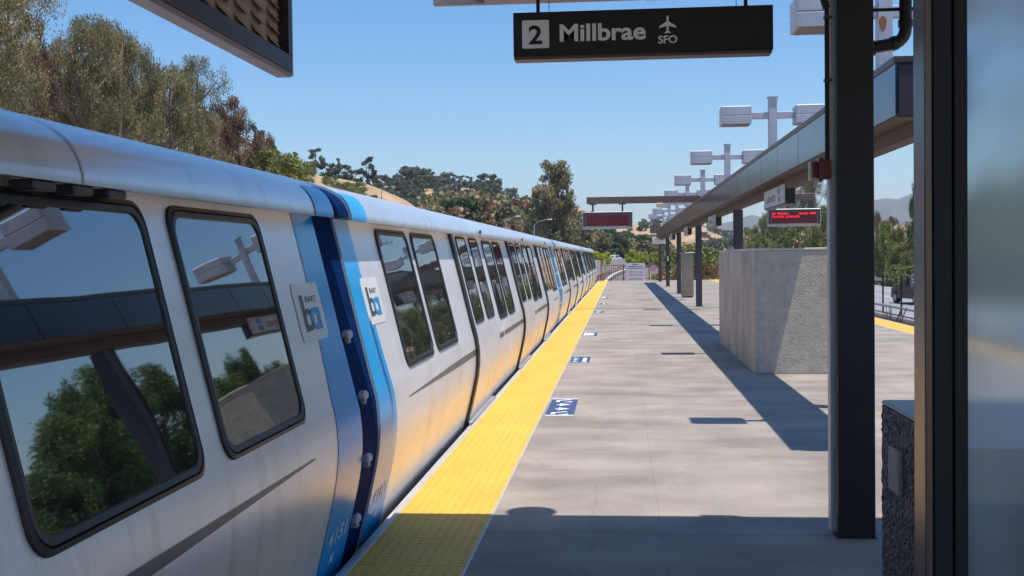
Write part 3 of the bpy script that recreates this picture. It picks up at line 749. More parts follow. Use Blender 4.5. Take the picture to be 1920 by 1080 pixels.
q = MB(); q.box(2.46, 2.54, 62.243, 62.25, 1.35, 1.62); part('panel', q, M['signpanel'], cb2)

bn = thing('banner_sign', 'white notice board with red phone numbers on the end railing', 'sign', (1.0, 78.0, 0))
q = MB(); q.box(.38, 1.62, 78.0, 78.03, .06, 1.16, .004); pn = part('board', q, M['paperwhite'], bn)
t = MB(); f_ = lambda zz: (lambda u, v: (1.0 + u, 77.995, zz + v))
put_text(t, '1-800-273-TALK', f_(.53), .16, .012, width=1.05, centre=True)
put_text(t, '(1-800-273-8255)', f_(.33), .16, .012, width=1.1, centre=True); part('lettering', t, M['banred'], pn)
t = MB()
for zz, w in ((1.06, .45), (.93, 1.0), (.81, 1.08), (.10, .95)):
    x = 1.0 - w / 2; rnd = random.Random(zz)
    while x < 1.0 + w / 2:
        d = rnd.uniform(.05, .13); t.box(x, min(x + d, 1 + w / 2), 77.994, 77.998, zz, zz + .045); x += d + .02
part('small_print', t, M['bannavy'], pn)
rl = thing('end_railing', 'red brown barred railing across the far end of the platform', 'railing', (2.5, 78.2, 0))
q = MB(); q.box(-1.3, 6.4, 78.12, 78.18, 1.0, 1.05); q.box(-1.3, 6.4, 78.12, 78.18, .1, .14); part('rails', q, M['railbrown'], rl)
q = MB()
for x in np.arange(-1.3, 6.45, .14): q.box(x - .01, x + .01, 78.14, 78.16, .14, 1.0)
o = part('bars', q, M['railbrown'], rl)
for x in (-1.28, .2, 1.9, 2.75, 4.4, 6.38):
    q = MB(); q.box(x - .04, x + .04, 78.1, 78.2, 0, 1.12, .006); part('post', q, M['railbrown'], rl)
nb = thing('notice_plate', 'small pink notice on the railing beside the last column', 'sign', (2.2, 78.05, .6))
q = MB(); q.box(2.0, 2.36, 78.05, 78.08, .62, 1.02, .003); part('plate', q, mat('pink_notice', (.42, .25, .33), .6), nb)

# third rail covers and guard rails (follow the curve)
def tube_path(x, z, y0, y1, r, step=6, bend=True):
    return [(x + (curve_x(y) if bend else 0), y, z) for y in np.arange(y0, y1 + .1, step)]
q = MB(); q.tube(tube_path(-1.35, -.62, 79, 420, .1), .13, 8); tag(q.build('third_rail_cover', M['coverwhite'], None, True), 'white third rail cover curving away beyond the platform end', 'rail cover')
q = MB(); q.tube(tube_path(9.35, -.62, -20, 420, .1), .12, 8); tag(q.build('third_rail_cover', M['covergrey'], None, True), 'grey third rail cover on the far side of the right hand track', 'rail cover')
q = MB(); q.tube(tube_path(9.75, -.30, 0, 150, .1), .05, 8)
gr = q.build('guard_rail', M['galv'], None, True); tag(gr, 'pale pipe rail running along the foot of the right hand fence', 'rail')
q = MB(); q.tube(tube_path(-2.2, -.18, 79.5, 230, .1), .05, 6)
for y in range(80, 230, 6): q.box(-2.23 + curve_x(y), -2.17 + curve_x(y), y - .03, y + .03, -1.1, -.2)
tag(q.build('guard_rail', M['railbrown'], None, True), 'brown rail beside the curving track past the railing', 'rail')

# decals by the train doors
def decal(y0, y1, style, lab):
    d = thing('floor_marker', lab, 'floor marker', (-.65, (y0 + y1) / 2, 0), 'door markers on the platform floor')
    q = MB(); q.box(-.80, -.50, y0, y1, .0006, .003); part('mat', q, M['decal'], d)
    t = MB(); z0, z1 = .003, .0045
    t.box(-.80, -.50, y0, y0 + .055, z0, z1); t.box(-.80, -.50, y1 - .055, y1, z0, z1)
    L = y1 - y0; ym = (y0 + y1) / 2
    def arrow(yc, s, cx_=-.665):
        t.poly([(cx_ - .055, yc - .02, z0), (cx_ - .02, yc - .02, z0), (cx_ - .02, yc - .105 * s, z0), (cx_ + .10, yc, z0), (cx_ - .02, yc + .105 * s, z0), (cx_ - .02, yc + .02, z0), (cx_ - .055, yc + .02, z0)][::-1], (0, 0, .0015))
    if style == 0:
        arrow(ym - .18, 1); arrow(ym + .18, 1)
        for sg in (-1, 1):
            yc = ym + sg * .52
            t.poly([(-.745, yc - .09, z0), (-.70, yc - .09, z0), (-.70, yc + .02, z0), (-.57, yc + .09, z0), (-.59, yc + .13, z0), (-.745, yc + .03, z0)][::-1], (0, 0, .0015))
            t.poly([(-.66, yc - .13, z0), (-.56, yc - .13, z0), (-.56, yc - .05, z0)][::-1], (0, 0, .0015))
    elif style == 1:
        for k in (-.38, -.1, .18): t.box(-.76, -.71, ym + k, ym + k + .12, z0, z1); t.box(-.70, -.68, ym + k + .03, ym + k + .08, z0, z1)
        t.box(-.61, -.55, ym - .45, ym + .3, z0, z1)
    else:
        t.box(-.73, -.57, ym - .35, ym + .35, z0, z1); t.box(-.78, -.74, ym - .5, ym + .5, z0, z1)
    part('marking', t, M['decalw'], d)
for i, (a, b_) in enumerate(((12.06, 13.51), (18.0, 19.3), (24.05, 25.4), (34.0, 35.3), (40.0, 41.3), (46.2, 47.5), (56.2, 57.5))):
    decal(a, b_, (0, 1, 2, 0, 1, 2, 0)[i], ['blue and white door marker with arrows, nearest on the platform', 'second door marker, white blocks on navy', 'third door marker, mostly white', 'fourth door marker, by the shadow of the cross beam', 'fifth small door marker beyond the beam shadow', 'sixth tiny door marker farther down the yellow strip', 'farthest door marker near the platform end'][i])
decal(31.2, 32.6, 2, 'x')
o = [c for c in bpy.data.objects if c.get('label') == 'x'][0]; o['label'] = 'white door marker beside the right hand yellow strip'; o.location.x = 5.60

# ------------------------------------------------------------------ near shelter: canopy, sign, post, pipe, alarm, block, wind-screen
cp = thing('shelter_canopy', 'canopy roof over the near end of the platform, slab shaped and paled for light', 'canopy', (2, 2, 3.2))
q = MB(); q.poly([(-.78, 7.0, 3.19), (-.78, 6.5, 3.19), (-1.62, 6.4, 3.19), (-1.62, -2.2, 3.19), (4.3, -2.2, 3.19), (4.3, 7.0, 3.19)], (0, 0, .26)); part('roof_slab', q, mat('canopy_bounce_ceiling', (.48, .44, .42), .7, var=.08), cp)  # slab notched to let sun through; unseen ceiling paled for bounce light
q = MB(); q.box(-.785, 4.3, 6.86, 7.012, 3.165, 3.189); q.box(-1.1, -.786, 6.955, 7.012, 3.165, 3.25, .003); part('edge_trim', q, M['trim'], cp)
# egg-crate baffle hanging from the canopy's left edge
bf = thing('louvre_baffle', 'dark metal box with an egg crate louvre hanging over the train roof', 'louvre', (-1.6, 4, 2.6))
q = MB(); q.box(-1.68, -1.605, -2.2, 5.66, 2.55, 2.575, .003); q.box(-1.68, -1.66, -2.2, 5.66, 2.575, 3.188)
part('casing', q, M['trim'], bf)
q = MB(); q.box(-1.66, -1.598, -2.2, 5.66, 2.575, 2.655, .003); q.box(-1.66, -1.598, 5.60, 5.66, 2.655, 3.188); part('inner_frame', q, M['purple'], bf)
q = MB()
q.box(-1.6585, -1.652, 2.2, 5.598, 2.656, 3.187)
for z in np.arange(2.70, 3.18, .062):
    for y in np.arange(2.10, 5.45, .235):   # scooped cells: shallow half bowls opening upwards
        nn = 9
        k = len(q.v)
        for i in range(nn + 1):
            a = PI * i / nn; q.v.append((-1.648 + .030 * math.sin(a), y + .11 - .085 * math.cos(a), z + .012 + .006 * math.cos(a) - .040 * math.sin(a) ** .7))
        q.v += [(-1.64, y + .185, z + .02), (-1.64, y + .035, z + .02)]; q.f.append(tuple(range(k, k + nn + 3)))
part('louvre_cells', q, mat('louvre_beige', (.42, .33, .24), .6, .1), bf)
q = MB(); q.box(-1.655, -1.603, 5.672, 5.69, 2.56, 3.188); part('end_strip', q, M['lampgrey'], bf)

sg = thing('platform_sign', 'long black hanging sign reading 2 Millbrae SFO with a plane symbol', 'sign', (.12, 6.2, 2.7))
# at distance 6.2: photographed corners
SX0, SX1, SZ0, SZ1, SY = -.553, .803, 2.712, 2.945, 6.2
q = MB(); q.box(SX0, SX1, SY, SY + .09, SZ0, SZ1, .003); pn = part('panel', q, M['signblack'], sg)
q = MB(); q.box(SX0 + .003, SX1 - .008, SY - .012, SY + .10, SZ0 - .018, SZ0 - .001, .002); part('bottom_tray', q, M['brownpaint'], sg)
fs = lambda x, z: (lambda u, v: (x + u, SY - .002, z + v))
q = MB(); pp = [(a, SY - .003, b_) for a, b_ in rrect(SX0 + .047, SX0 + .19, SZ0 + .042, SZ0 + .19, .008)]; q.poly(pp, (0, .002, 0)); nbx = part('number_plate', q, M['signwhite'], sg)
t = MB(); put_text(t, '2', lambda u, v: (SX0 + .118 + u, SY - .005, SZ0 + .066 + v), .135, .022, centre=True, width=.072); part('lettering', t, M['signblack'], nbx)
t = MB(); put_text(t, 'Millbrae', fs(SX0 + .246, SZ0 + .076), .125, .026, width=.452)
put_text(t, 'SFO', fs(SX0 + .762, SZ0 + .050), .056, .022, width=.10)
pz = SZ0 + .098; pxx = SX0 + .812; k = .92
plane = [(0, .105), (.006, .098), (.007, .070), (.048, .043), (.048, .033), (.007, .045), (.005, .018), (.016, .009), (.016, .002), (0, .006)]
plane = plane + [(-a, b_) for a, b_ in plane[::-1][1:-1]]
kk = len(t.v); t.v += [(pxx + a * k, SY - .002, pz + b_ * k) for a, b_ in plane]; t.f.append(tuple(range(kk, kk + len(plane))))
part('lettering', t, M['signwhite'], pn)
for dx in (.13, 1.22):
    q = MB(); q.tube([(SX0 + dx, SY + .045, SZ1), (SX0 + dx, SY + .045, 3.189)], .010, 8); q.tube([(SX0 + dx, SY + .045, 3.02), (SX0 + dx, SY + .045, 3.05)], .017, 8); part('hanger', q, M['bronze_black'], sg, True)
    q = MB(); q.tube([(SX0 + dx + (.06 if dx < 1 else -.05), SY + .03, SZ1), (SX0 + dx + (.06 if dx < 1 else -.05), SY + .03, 3.189)], .002, 5); part('wire', q, M['bronze_black'], sg)
lp = thing('soffit_lamp', 'pale wedge shaped lamp housing on the canopy edge above the black sign', 'lamp', (.2, 6.75, 3.15))
q = MB(); q.poly([(.10, 6.6, 3.16), (.33, 6.6, 3.16), (.28, 6.6, 3.115), (.16, 6.6, 3.115)], (0, .2, 0)); part('housing', q, M['signpanel'], lp)

dl = thing('shadow_dome', 'unseen dome added over the canopy edge to cast its rounded shadow', 'lamp', (.25, 7.08, 3.45))  # unseen dome, added for the rounded shadow it drops on the platform
q = MB(); nn = 18; k = 0
for i in range(6):
    a = i / 5 * PI / 2; q.v += [(.25 + .165 * math.cos(a) * math.cos(2 * PI * j / nn), 7.08 + .165 * math.cos(a) * math.sin(2 * PI * j / nn), 3.50 + .12 * math.sin(a)) for j in range(nn)]
for i in range(5):
    for j in range(nn): q.f.append((i * nn + j, i * nn + (j + 1) % nn, (i + 1) * nn + (j + 1) % nn, (i + 1) * nn + j))
q.f.append(tuple(range(nn))[::-1]); part('dome', q, M['lampgrey'], dl, True)
q = MB(); q.box(.17, .33, 6.85, 7.1, 3.45, 3.50, .005); part('bracket', q, M['bronze'], dl)
# near post
cl = thing('shelter_column', 'near dark steel column on the right, standing from shade into sunlight', 'column', (1.35, 6.95, 0))
q = MB(); q.box(1.246, 1.452, 6.865, 6.885, .004, 3.188, .003); q.box(1.246, 1.452, 7.05, 7.07, .004, 3.188, .003); q.box(1.255, 1.443, 6.885, 7.05, .004, 3.187)
part('shaft', q, M['bronze_near'], cl)
q = MB(); q.box(1.235, 1.463, 6.857, 7.08, 0, .005); part('base_plate', q, M['bronze'], cl)
q = MB(); q.box(1.206, 1.2445, 6.90, 6.99, .03, 3.18, .004); part('flange_strip', q, M['signpanel'], cl)  # pale strip added to stand for the column's lighter left flange
pc = thing('conduit', 'thin black conduit down the left side of the near column', 'pipe', (1.19, 6.9, 2.2))
q = MB(); q.tube([(1.195, 6.9, 2.19), (1.195, 6.9, 3.10)], .012, 10); q.tube([(1.195, 6.9, 3.06), (1.172, 6.9, 3.13), (1.25, 6.93, 3.18)], .022, 10); part('pipe', q, M['bronze_black'], pc, True)
for z_ in (2.64, 3.0): q = MB(); q.box(1.18, 1.225, 6.885, 6.925, z_, z_ + .016); part('clip', q, M['bronze'], pc)
al = thing('fire_alarm', 'dark red alarm box mounted on the left of the near column', 'alarm', (1.15, 6.9, 2.1))
q = MB(); q.box(1.160, 1.214, 6.86, 6.95, 2.078, 2.188, .004); part('back_box', q, M['red'], al)
q = MB(); q.box(1.138, 1.16, 6.83, 6.97, 2.060, 2.20, .006); part('flange', q, M['red'], al, label='bright red flange ring')
q = MB(); q.box(1.108, 1.138, 6.85, 6.95, 2.085, 2.18, .004); part('horn', q, M['red'], al)
q = MB(); q.box(1.092, 1.108, 6.86, 6.94, 2.075, 2.185, .006); part('strobe_lens', q, M['cream'], al)
dp = thing('drain_pipe', 'thick black drain pipe bending up beside the near column', 'pipe', (1.6, 6.95, 2.8))
arc = [(1.453, 6.95, 2.835), (1.56, 6.95, 2.85)] + [(1.56 + .09 * math.sin(a), 6.95, 2.94 - .09 * math.cos(a)) for a in np.linspace(.15, PI / 2, 7)] + [(1.65, 6.95, 3.19)]
q = MB(); q.tube(arc, .036, 14); part('pipe', q, M['signblack'], dp, True)
q = MB(); q.tube([(1.57, 6.95, 2.851), (1.60, 6.95, 2.862)], .042, 14); q.tube([(1.65, 6.95, 2.95), (1.65, 6.95, 2.99)], .042, 14); q.tube([(1.453, 6.95, 2.835), (1.47, 6.95, 2.838)], .05, 14); part('collar', q, M['signblack'], dp, True)
q = MB(); q.tube([(1.45, 6.97, 3.055), (3.2, 6.97, 3.055)], .010, 8); tag(q.build('tie_rod', M['bronze_black'], None, True), 'thin black tie rod crossing just under the canopy, right of the near column', 'rod')

# rough dark block
bk = thing('aggregate_bin', 'rough dark aggregate block with a smooth slate top and a worn plate in its side', 'litter bin', (1.3, 3.9, 0))
rs = np.random.RandomState(5)
# displaced side faces: dense grid
def rough_face(mb, o_, u, v, nu, nv, nrm, amp):
    k = len(mb.v); o_ = Vector(o_); u = Vector(u); v = Vector(v); nrm = Vector(nrm)
    for i in range(nv + 1):
        for j in range(nu + 1):
            e = 0 if i in (0, nv) or j in (0, nu) else 1
            mb.v.append(tuple(o_ + u * (j / nu) + v * (i / nv) + nrm * amp * e * rs.rand() + u.normalized() * e * amp * .5 * (rs.rand() - .5)))
    for i in range(nv):
        for j in range(nu): q_ = k + i * (nu + 1) + j; mb.f.append((q_, q_ + 1, q_ + nu + 2, q_ + nu + 1))
q = MB(); rough_face(q, (.955, 4.40, .02), (0, -1.1, 0), (0, 0, 1.07), 95, 95, (-1, 0, 0), .0065)
rough_face(q, (1.62, 4.40, .02), (-.665, 0, 0), (0, 0, 1.07), 40, 60, (0, 1, 0), .011); rough_face(q, (.955, 3.3, .02), (.665, 0, 0), (0, 0, 1.07), 40, 60, (0, -1, 0), .011)
q.box(.96, 1.615, 3.305, 4.395, 0, 1.088, .006)
part('casing', q, M['aggregate'], bk)
q = MB(); q.box(.952, 1.625, 3.295, 4.405, 1.09, 1.108, .008); part('lid', q, M['slatetop'], bk)
q = MB(); q.box(.936, .956, 4.065, 4.225, .815, .968, .006); part('inset_plate', q, M['plasterplate'], bk)

# wind-screen with post
ws = thing('wind_screen', 'near black framed wind screen with a grimy glass pane at the right edge', 'wind screen', (.8, 3, 0))
q = MB(); q.box(.748, .768, 2.965, 3.075, 0, 3.188, .003); part('post_face', q, M['postface'], ws, label='post face with warm bounce light put into its brown')
q = MB(); q.box(.7685, .812, 2.96, 3.06, 0, 3.188, .002); q.box(.818, .850, 2.96, 3.06, 0, 3.188, .002); q.box(.812, .818, 2.985, 3.05, 0, 3.188); part('post', q, M['bronze_black'], ws)
q = MB(); q.box(.813, .817, 2.976, 2.984, 0, 3.187); part('glazing_bead', q, mat('bead_green', (.05, .09, .07), .3), ws)
q = MB(); q.box(.845, 2.9, 3.01, 3.018, .12, 3.05); part('pane', q, M['grimeglass'], ws)
q = MB(); q.box(.8505, 2.9, 2.98, 3.04, .06, .12, .004); q.box(.8505, 2.9, 2.98, 3.04, 3.05, 3.12, .004); part('rail', q, M['bronze_black'], ws)
q = MB(); q.box(2.905, 3.0, 2.96, 3.06, 0, 3.188, .004); part('post', q, M['bronze_black'], ws)
# a hair-line scratch or two on the pane

# ------------------------------------------------------------------ right hand fence, guard rail, walls
fc = thing('trackside_fence', 'dark wire fence with thin black posts between the right track and the freeway', 'fence', (10.4, 60, -1.1))
q = MB()
for y in np.arange(8, 150, 3.05): 
    p = MB(); p.tube([(10.4 + curve_x(y), y, -1.2), (10.4 + curve_x(y), y, .82)], .035, 6); part('post', p, M['bronze_black'], fc)
q = MB(); q.tube(tube_path(10.4, .45, 5, 150, .1), .006, 4); q.tube(tube_path(10.4, .05, 5, 150, .1), .006, 4); part('wire', q, M['bronze'], fc)
q = MB(); q.box(10.30, 10.38, 0, 99, -1.95, -.68); part('kerb_wall', q, M['brownpaint'], fc)
q = MB()
gq = thing('guardrail', 'galvanised guardrail along the far side of the freeway', 'guardrail', (27.6, 60, -1.8))
q.box(27.55, 27.62, -20, 300, -1.35, -1.03, .02); part('beam', q, M['galv'], gq)
for i, y in enumerate(np.arange(20, 300, 3.8)): p = MB(); p.box(27.62, 27.75, y, y + .15, -1.95, -1.0); part('post', p, M['bark'], gq) if i < 74 else None
q = MB(); rs = np.random.RandomState(2); rough_face(q, (33, 102, -1.95), (0, 26, 0), (3, 0, 5.0), 26, 8, (-1, 0, 0), 1.2)
rough_face(q, (33, 102, -1.95), (12, -4, 0), (3, 0, 5.0), 12, 8, (0, -1, 0), 1.0)
tag(q.build('rock_face', M['rock']), 'brown rock cutting beyond the freeway behind the dark pickup', 'rock')
def wall(pts, h0, h1, th, name, lab, mt):
    q = MB()
    for a, b_ in zip(pts[:-1], pts[1:]):
        a = Vector((*a, 0)); b_ = Vector((*b_, 0)); d = (b_ - a).normalized(); nrm = Vector((-d.y, d.x, 0)) * th
        P = [a, b_, b_ + nrm, a + nrm]; k = len(q.v); q.v += [(p.x, p.y, h0) for p in P] + [(p.x, p.y, h1) for p in P]
        q.f += [(k, k + 1, k + 5, k + 4), (k + 1, k + 2, k + 6, k + 5), (k + 2, k + 3, k + 7, k + 6), (k + 3, k, k + 4, k + 7), (k + 4, k + 5, k + 6, k + 7)]
    return tag(q.build(name, mt), lab, 'wall')
wall([(-5.8 + curve_x(y), y) for y in range(60, 400, 12)], -1.2, 1.0, .3, 'boundary_wall', 'pale ribbed boundary wall curving along the left of the track under yellow green shrubs', M['wallc'])
pr = MB()

# ------------------------------------------------------------------ vegetation
def cards(C, size, rs, droop=0., asp=2.2, flat=0.):
    """numpy leaf cards around centres C"""
    n_ = len(C); a = rs.normal(size=(n_, 3)); a[:, 2] -= droop; a /= np.linalg.norm(a, axis=1)[:, None]
    b_ = rs.normal(size=(n_, 3)); b_ -= (b_ * a).sum(1)[:, None] * a; b_ /= np.linalg.norm(b_, axis=1)[:, None]
    s = size * rs.uniform(.55, 1.35, n_)[:, None]
    a = a * s * .5; b_ = b_ * s * .5 / asp
    V = np.empty((n_, 4, 3)); V[:, 0] = C - a; V[:, 1] = C + b_ * 1.2 - a * .1; V[:, 2] = C + a; V[:, 3] = C - b_ * 1.2 + a * .1
    return V.reshape(-1, 3)
def crown_mesh(name, C, size, seed, mt, droop=0, asp=2.2):
    rs = np.random.RandomState(seed); V = cards(C, size, rs, droop, asp); n_ = len(C)
    me = bpy.data.meshes.new(name); me.vertices.add(4 * n_); me.vertices.foreach_set('co', V.ravel())
    me.loops.add(4 * n_); me.loops.foreach_set('vertex_index', np.arange(4 * n_, dtype=np.int32))
    me.polygons.add(n_); me.polygons.foreach_set('loop_start', np.arange(0, 4 * n_, 4, dtype=np.int32))
    me.update(); me.validate()
    at = me.attributes.new('rnd', 'FLOAT', 'FACE'); at.data.foreach_set('value', rs.rand(n_).astype(np.float32))
    me.materials.append(mt); return me
def make_tree(kind, h, w, n_, leaf, seed, mt, droop=0, low=.25, clumps=26, asp=2.2, open_=.5):
    """returns (crown mesh, trunk mesh); base at origin. Trunk splits into limbs; leaf clumps sit at limb ends"""
    rs = np.random.RandomState(seed); tb = MB(); tips = []
    ntr = 1 if kind != 'euc' else 2
    lean = rs.uniform(-.06, .06, 2) * h
    for t in range(ntr):
        bx = rs.uniform(-.04, .04, 2) * h; P = []; nseg = 6
        top = np.array([lean[0] + bx[0] * 3, lean[1] + bx[1] * 3, h * (.86 if kind != 'round' else .6)])
        for i in range(nseg + 1):
            f = i / nseg; P.append((top[0] * f + rs.normal() * .012 * h, top[1] * f + rs.normal() * .012 * h, top[2] * f))
        tb.tube(P, [max(.02, .028 * h * (1 - .85 * i / nseg)) for i in range(nseg + 1)], 7)
        for c in range(clumps // ntr):
            if kind == 'cone':
                f = rs.uniform(low, 1); rad = w * .5 * (1 - f) ** .8 * rs.uniform(.5, 1)
                zc = h * f
            elif kind == 'round':
                f = rs.uniform(0, 1); zc = h * (low + (.92 - low) * f); rad = w * .5 * math.sqrt(max(.02, 1 - (2 * f - .8) ** 2 / 1.6)) * rs.uniform(.35, 1) ** .5
            else:
                f = rs.uniform(0, 1) ** .8; zc = h * (low + (.95 - low) * f); rad = w * .5 * (.35 + .65 * math.sin(PI * min(1, .25 + .7 * f))) * rs.uniform(.25, 1)
            an = rs.uniform(0, 2 * PI); f0 = max(.12, min(.95, (zc / top[2]) - rs.uniform(.12, .3)))
            i = f0 * nseg; i0 = int(min(nseg - 1, i)); st = Vector(P[i0]).lerp(Vector(P[i0 + 1]), i - i0)
            e = Vector((top[0] * min(1, zc / h) + rad * math.cos(an), top[1] * min(1, zc / h) + rad * math.sin(an), zc))
            mid = st.lerp(e, .5) + Vector((0, 0, -.02 * h if kind != 'cone' else 0))
            tb.tube([st, mid, e], [.009 * h, .006 * h, .002 * h], 5)
            tips.append((np.array(e), w * rs.uniform(.08, .19) * (1 if kind != 'cone' else .8)))
    Cs = []; wt = np.array([t_[1] ** 2 for t_ in tips]); wt /= wt.sum()
    for (c, r), k in zip(tips, (wt * n_).astype(int)):
        # several twigs per clump
        sub = rs.normal(size=(7, 3)); sub /= np.linalg.norm(sub, axis=1)[:, None]; sub *= r * .85 * rs.uniform(.4, 1.2, (7, 1)); sub[:, 2] *= .7
        ix = rs.randint(0, 7, k); d = np.clip(rs.normal(size=(k, 3)), -2.1, 2.1) * r * (.20 + .12 * (1 - open_))
        d[:, 2] *= .75; d[:, 2] -= droop * np.abs(rs.normal(size=k)) * r * .25
        Cs.append(c + sub[ix] + d)
    C = np.concatenate(Cs); C = C[C[:, 2] > h * .02]
    zt = np.percentile(C[:, 2], 99.6); sc = h / zt; rq = np.percentile(np.hypot(C[:, 0] - C[:, 0].mean(), C[:, 1] - C[:, 1].mean()), 96) * 2
    C = C[(C[:, 2] <= zt * 1.01)]; sw = w / rq
    C = C * [sw, sw, sc]; tb.v = [(a * sw, b_ * sw, c * sc) for a, b_, c in tb.v]
    cm = crown_mesh('crown', C, leaf, seed + 7, mt, droop, asp)
    tm = bpy.data.meshes.new('trunk'); tm.from_pydata(tb.v, [], tb.f); tm.update(); tm.materials.append(M['bark'])
    tm.polygons.foreach_set('use_smooth', [True] * len(tm.polygons))
    return cm, tm
L_euc = leafmat('leaf_olive_grey', (0.11, 0.105, 0.045), (0.27, 0.245, 0.115), (0.55, 0.41, 0.24))
L_brown = leafmat('leaf_brown_olive', (0.098, 0.068, 0.038), (0.270, 0.180, 0.105), (0.570, 0.315, 0.195))
L_green = leafmat('leaf_dark_green', (0.032, 0.061, 0.022), (0.080, 0.131, 0.043), (0.174, 0.232, 0.087))
L_lime = leafmat('leaf_yellow_green', (0.161, 0.207, 0.014), (0.483, 0.529, 0.034), (0.805, 0.782, 0.069), nscale=1.2)
L_olive = leafmat('leaf_olive_yellow', (0.11, 0.13, 0.035), (0.27, 0.28, 0.085), (0.50, 0.45, 0.17))
L_blueg = leafmat('leaf_pine_blue', (0.055, 0.075, 0.050), (0.13, 0.16, 0.10), (0.27, 0.28, 0.17))
L_sung = leafmat('leaf_sunny_green', (.05, .09, .02), (.13, .21, .05), (.28, .36, .10))
T = {}
WD = {'euc1': 10, 'euc2': 9.5, 'brown': 8, 'lush': 12, 'olive': 9, 'tall': 9, 'far1': 9, 'far2': 9, 'far3': 9, 'pine': 7, 'oakfar': 9, 'cone': 5, 'shrub': 3.4, 'bush': 4.6, 'bushg': 4.2}
T['euc1'] = make_tree('euc', 14, 10, 32000, .21, 11, L_euc, .7, .12, 40, 3, .8)
T['euc2'] = make_tree('euc', 12, 9.5, 30000, .21, 23, L_euc, .7, .10, 44, 3, .6)
T['brown'] = make_tree('round', 9, 8, 28000, .2, 31, L_brown, .3, .08, 40, 2.4)
T['lush'] = make_tree('round', 11, 12, 34000, .30, 43, L_sung, .1, .05, 60, 2.0)
T['olive'] = make_tree('round', 9, 9, 14000, .36, 51, L_olive, .2, .05, 44, 2.2)
T['tall'] = make_tree('euc', 17, 9, 12000, .42, 61, L_euc, .5, .18, 44, 2.4, .8)
T['far1'] = make_tree('round', 9, 9, 4200, .62, 71, L_euc, .2, .05, 34, 1.8)
T['far2'] = make_tree('round', 9, 9, 4200, .62, 72, L_brown, .2, .05, 34, 1.8)
T['far3'] = make_tree('round', 9, 9, 4200, .62, 73, L_green, .1, .05, 34, 1.8)
T['pine'] = make_tree('euc', 11, 7, 3000, .55, 81, L_blueg, 0, .35, 22, 1.8)
T['oakfar'] = make_tree('round', 8, 9, 2600, .7, 82, L_blueg, 0, .05, 26, 1.6)
T['cone'] = make_tree('cone', 12, 5, 2600, .5, 83, L_blueg, 0, .1, 40, 1.8)
T['shrub'] = make_tree('round', 3, 3.4, 3800, .26, 91, L_lime, 0, .0, 30, 1.6)
T['bush'] = make_tree('round', 3.2, 4.6, 6500, .2, 92, L_olive, 0, .0, 34, 1.7)
T['bushg'] = make_tree('round', 3.0, 4.2, 6000, .2, 93, L_green, 0, .0, 34, 1.7)
def plant_tree(kind, name, x, y, z, s, label, cat='tree', group=None, rz=None, sz=1.0, rnd=random.Random(4), wd=None):
    t = thing(name, label, cat, (x, y, z), group, rnd.uniform(0, 6.28) if rz is None else rz)
    t.scale = (s, s, s * sz) if wd is None else (wd / WD[kind], wd / WD[kind], s)
    c = bpy.data.objects.new('crown', T[kind][0]); COL.objects.link(c); c.parent = t
    k = bpy.data.objects.new('trunk' if cat == 'tree' else 'stem', T[kind][1]); COL.objects.link(k); k.parent = t
    return t
def at(px, d):     # bearing of photo column px at distance d
    a = math.atan((px - 960) / 2190.) - yaw
    return (d * math.sin(a), d * math.cos(a))
def zat(py, d, px=1163):
    return 1.65 + (480 - .0125 * (px - 1163) - py) / 2190. * d
# big near trees on the left slope
near = [('euc1', -5, 48, 8, 'tall olive eucalyptus at the left edge of the view', 5.2), ('brown', 62, 52, 62, 'reddish olive tree filling the right shoulder of the left edge eucalyptus', 2.6), ('brown', 104, 60, 112, 'dull low tree in the dip right of the left edge eucalyptus', 4),
        ('euc1', 165, 58, 62, 'left half of the broad eucalyptus crown rising behind the nearest car', 4.6), ('euc2', 222, 60, 66, 'right half of the broad eucalyptus crown rising behind the nearest car', 4.6), ('euc2', 268, 66, 104, 'grey green eucalyptus shoulder right of the broad crown', 3.6),
        ('euc2', 322, 66, 138, 'small topped eucalyptus in the middle of the near tree row', 3.8), ('euc1', 378, 68, 122, 'eucalyptus with a pointed top near the right of the near tree row', 3.6), ('brown', 415, 76, 195, 'brown green tree between the pointed eucalyptus and the rust brown tree', 4),
        ('brown', 468, 72, 226, 'rust brown tree at the right end of the near tree row', 3.6), ('brown', 498, 74, 254, 'small rusty tree just right of the rust brown one', 2.2), ('euc2', 300, 74, 178, 'grey tree low down behind the gap in the eucalyptus row', 7), ('euc2', 190, 74, 140, 'wide grey tree low behind the broad eucalyptus crown', 8), ('brown', 395, 80, 215, 'brown tree low behind the pointed eucalyptus', 7), ('euc2', 40, 66, 120, 'dark tree low behind the left edge eucalyptus', 8),
        ('bush', 535, 66, 295, 'yellow green bush where the near tree row meets the dry hill', 3.2), ('bush', 508, 70, 284, 'olive bush at the foot of the rust brown tree', 3)]
hh = {'euc1': 14, 'euc2': 12, 'brown': 9, 'bush': 3.2, 'tall': 17, 'far1': 9, 'far2': 9, 'far3': 9, 'pine': 11, 'oakfar': 8, 'cone': 12, 'shrub': 3, 'olive': 9, 'lush': 11, 'bushg': 3}
for kd, px, d, py, lab, wd_ in near:
    x, y = at(px, d); zt = zat(py, d, px); base = 2.6 if kd != 'bush' else zt - 3.0
    plant_tree(kd, 'eucalyptus_tree' if 'euc' in kd else ('bush' if kd == 'bush' else 'tree'), x, y, base, (zt - base) / hh[kd], lab, 'bush' if kd == 'bush' else 'tree', 'trees on the slope left of the train', wd=wd_)
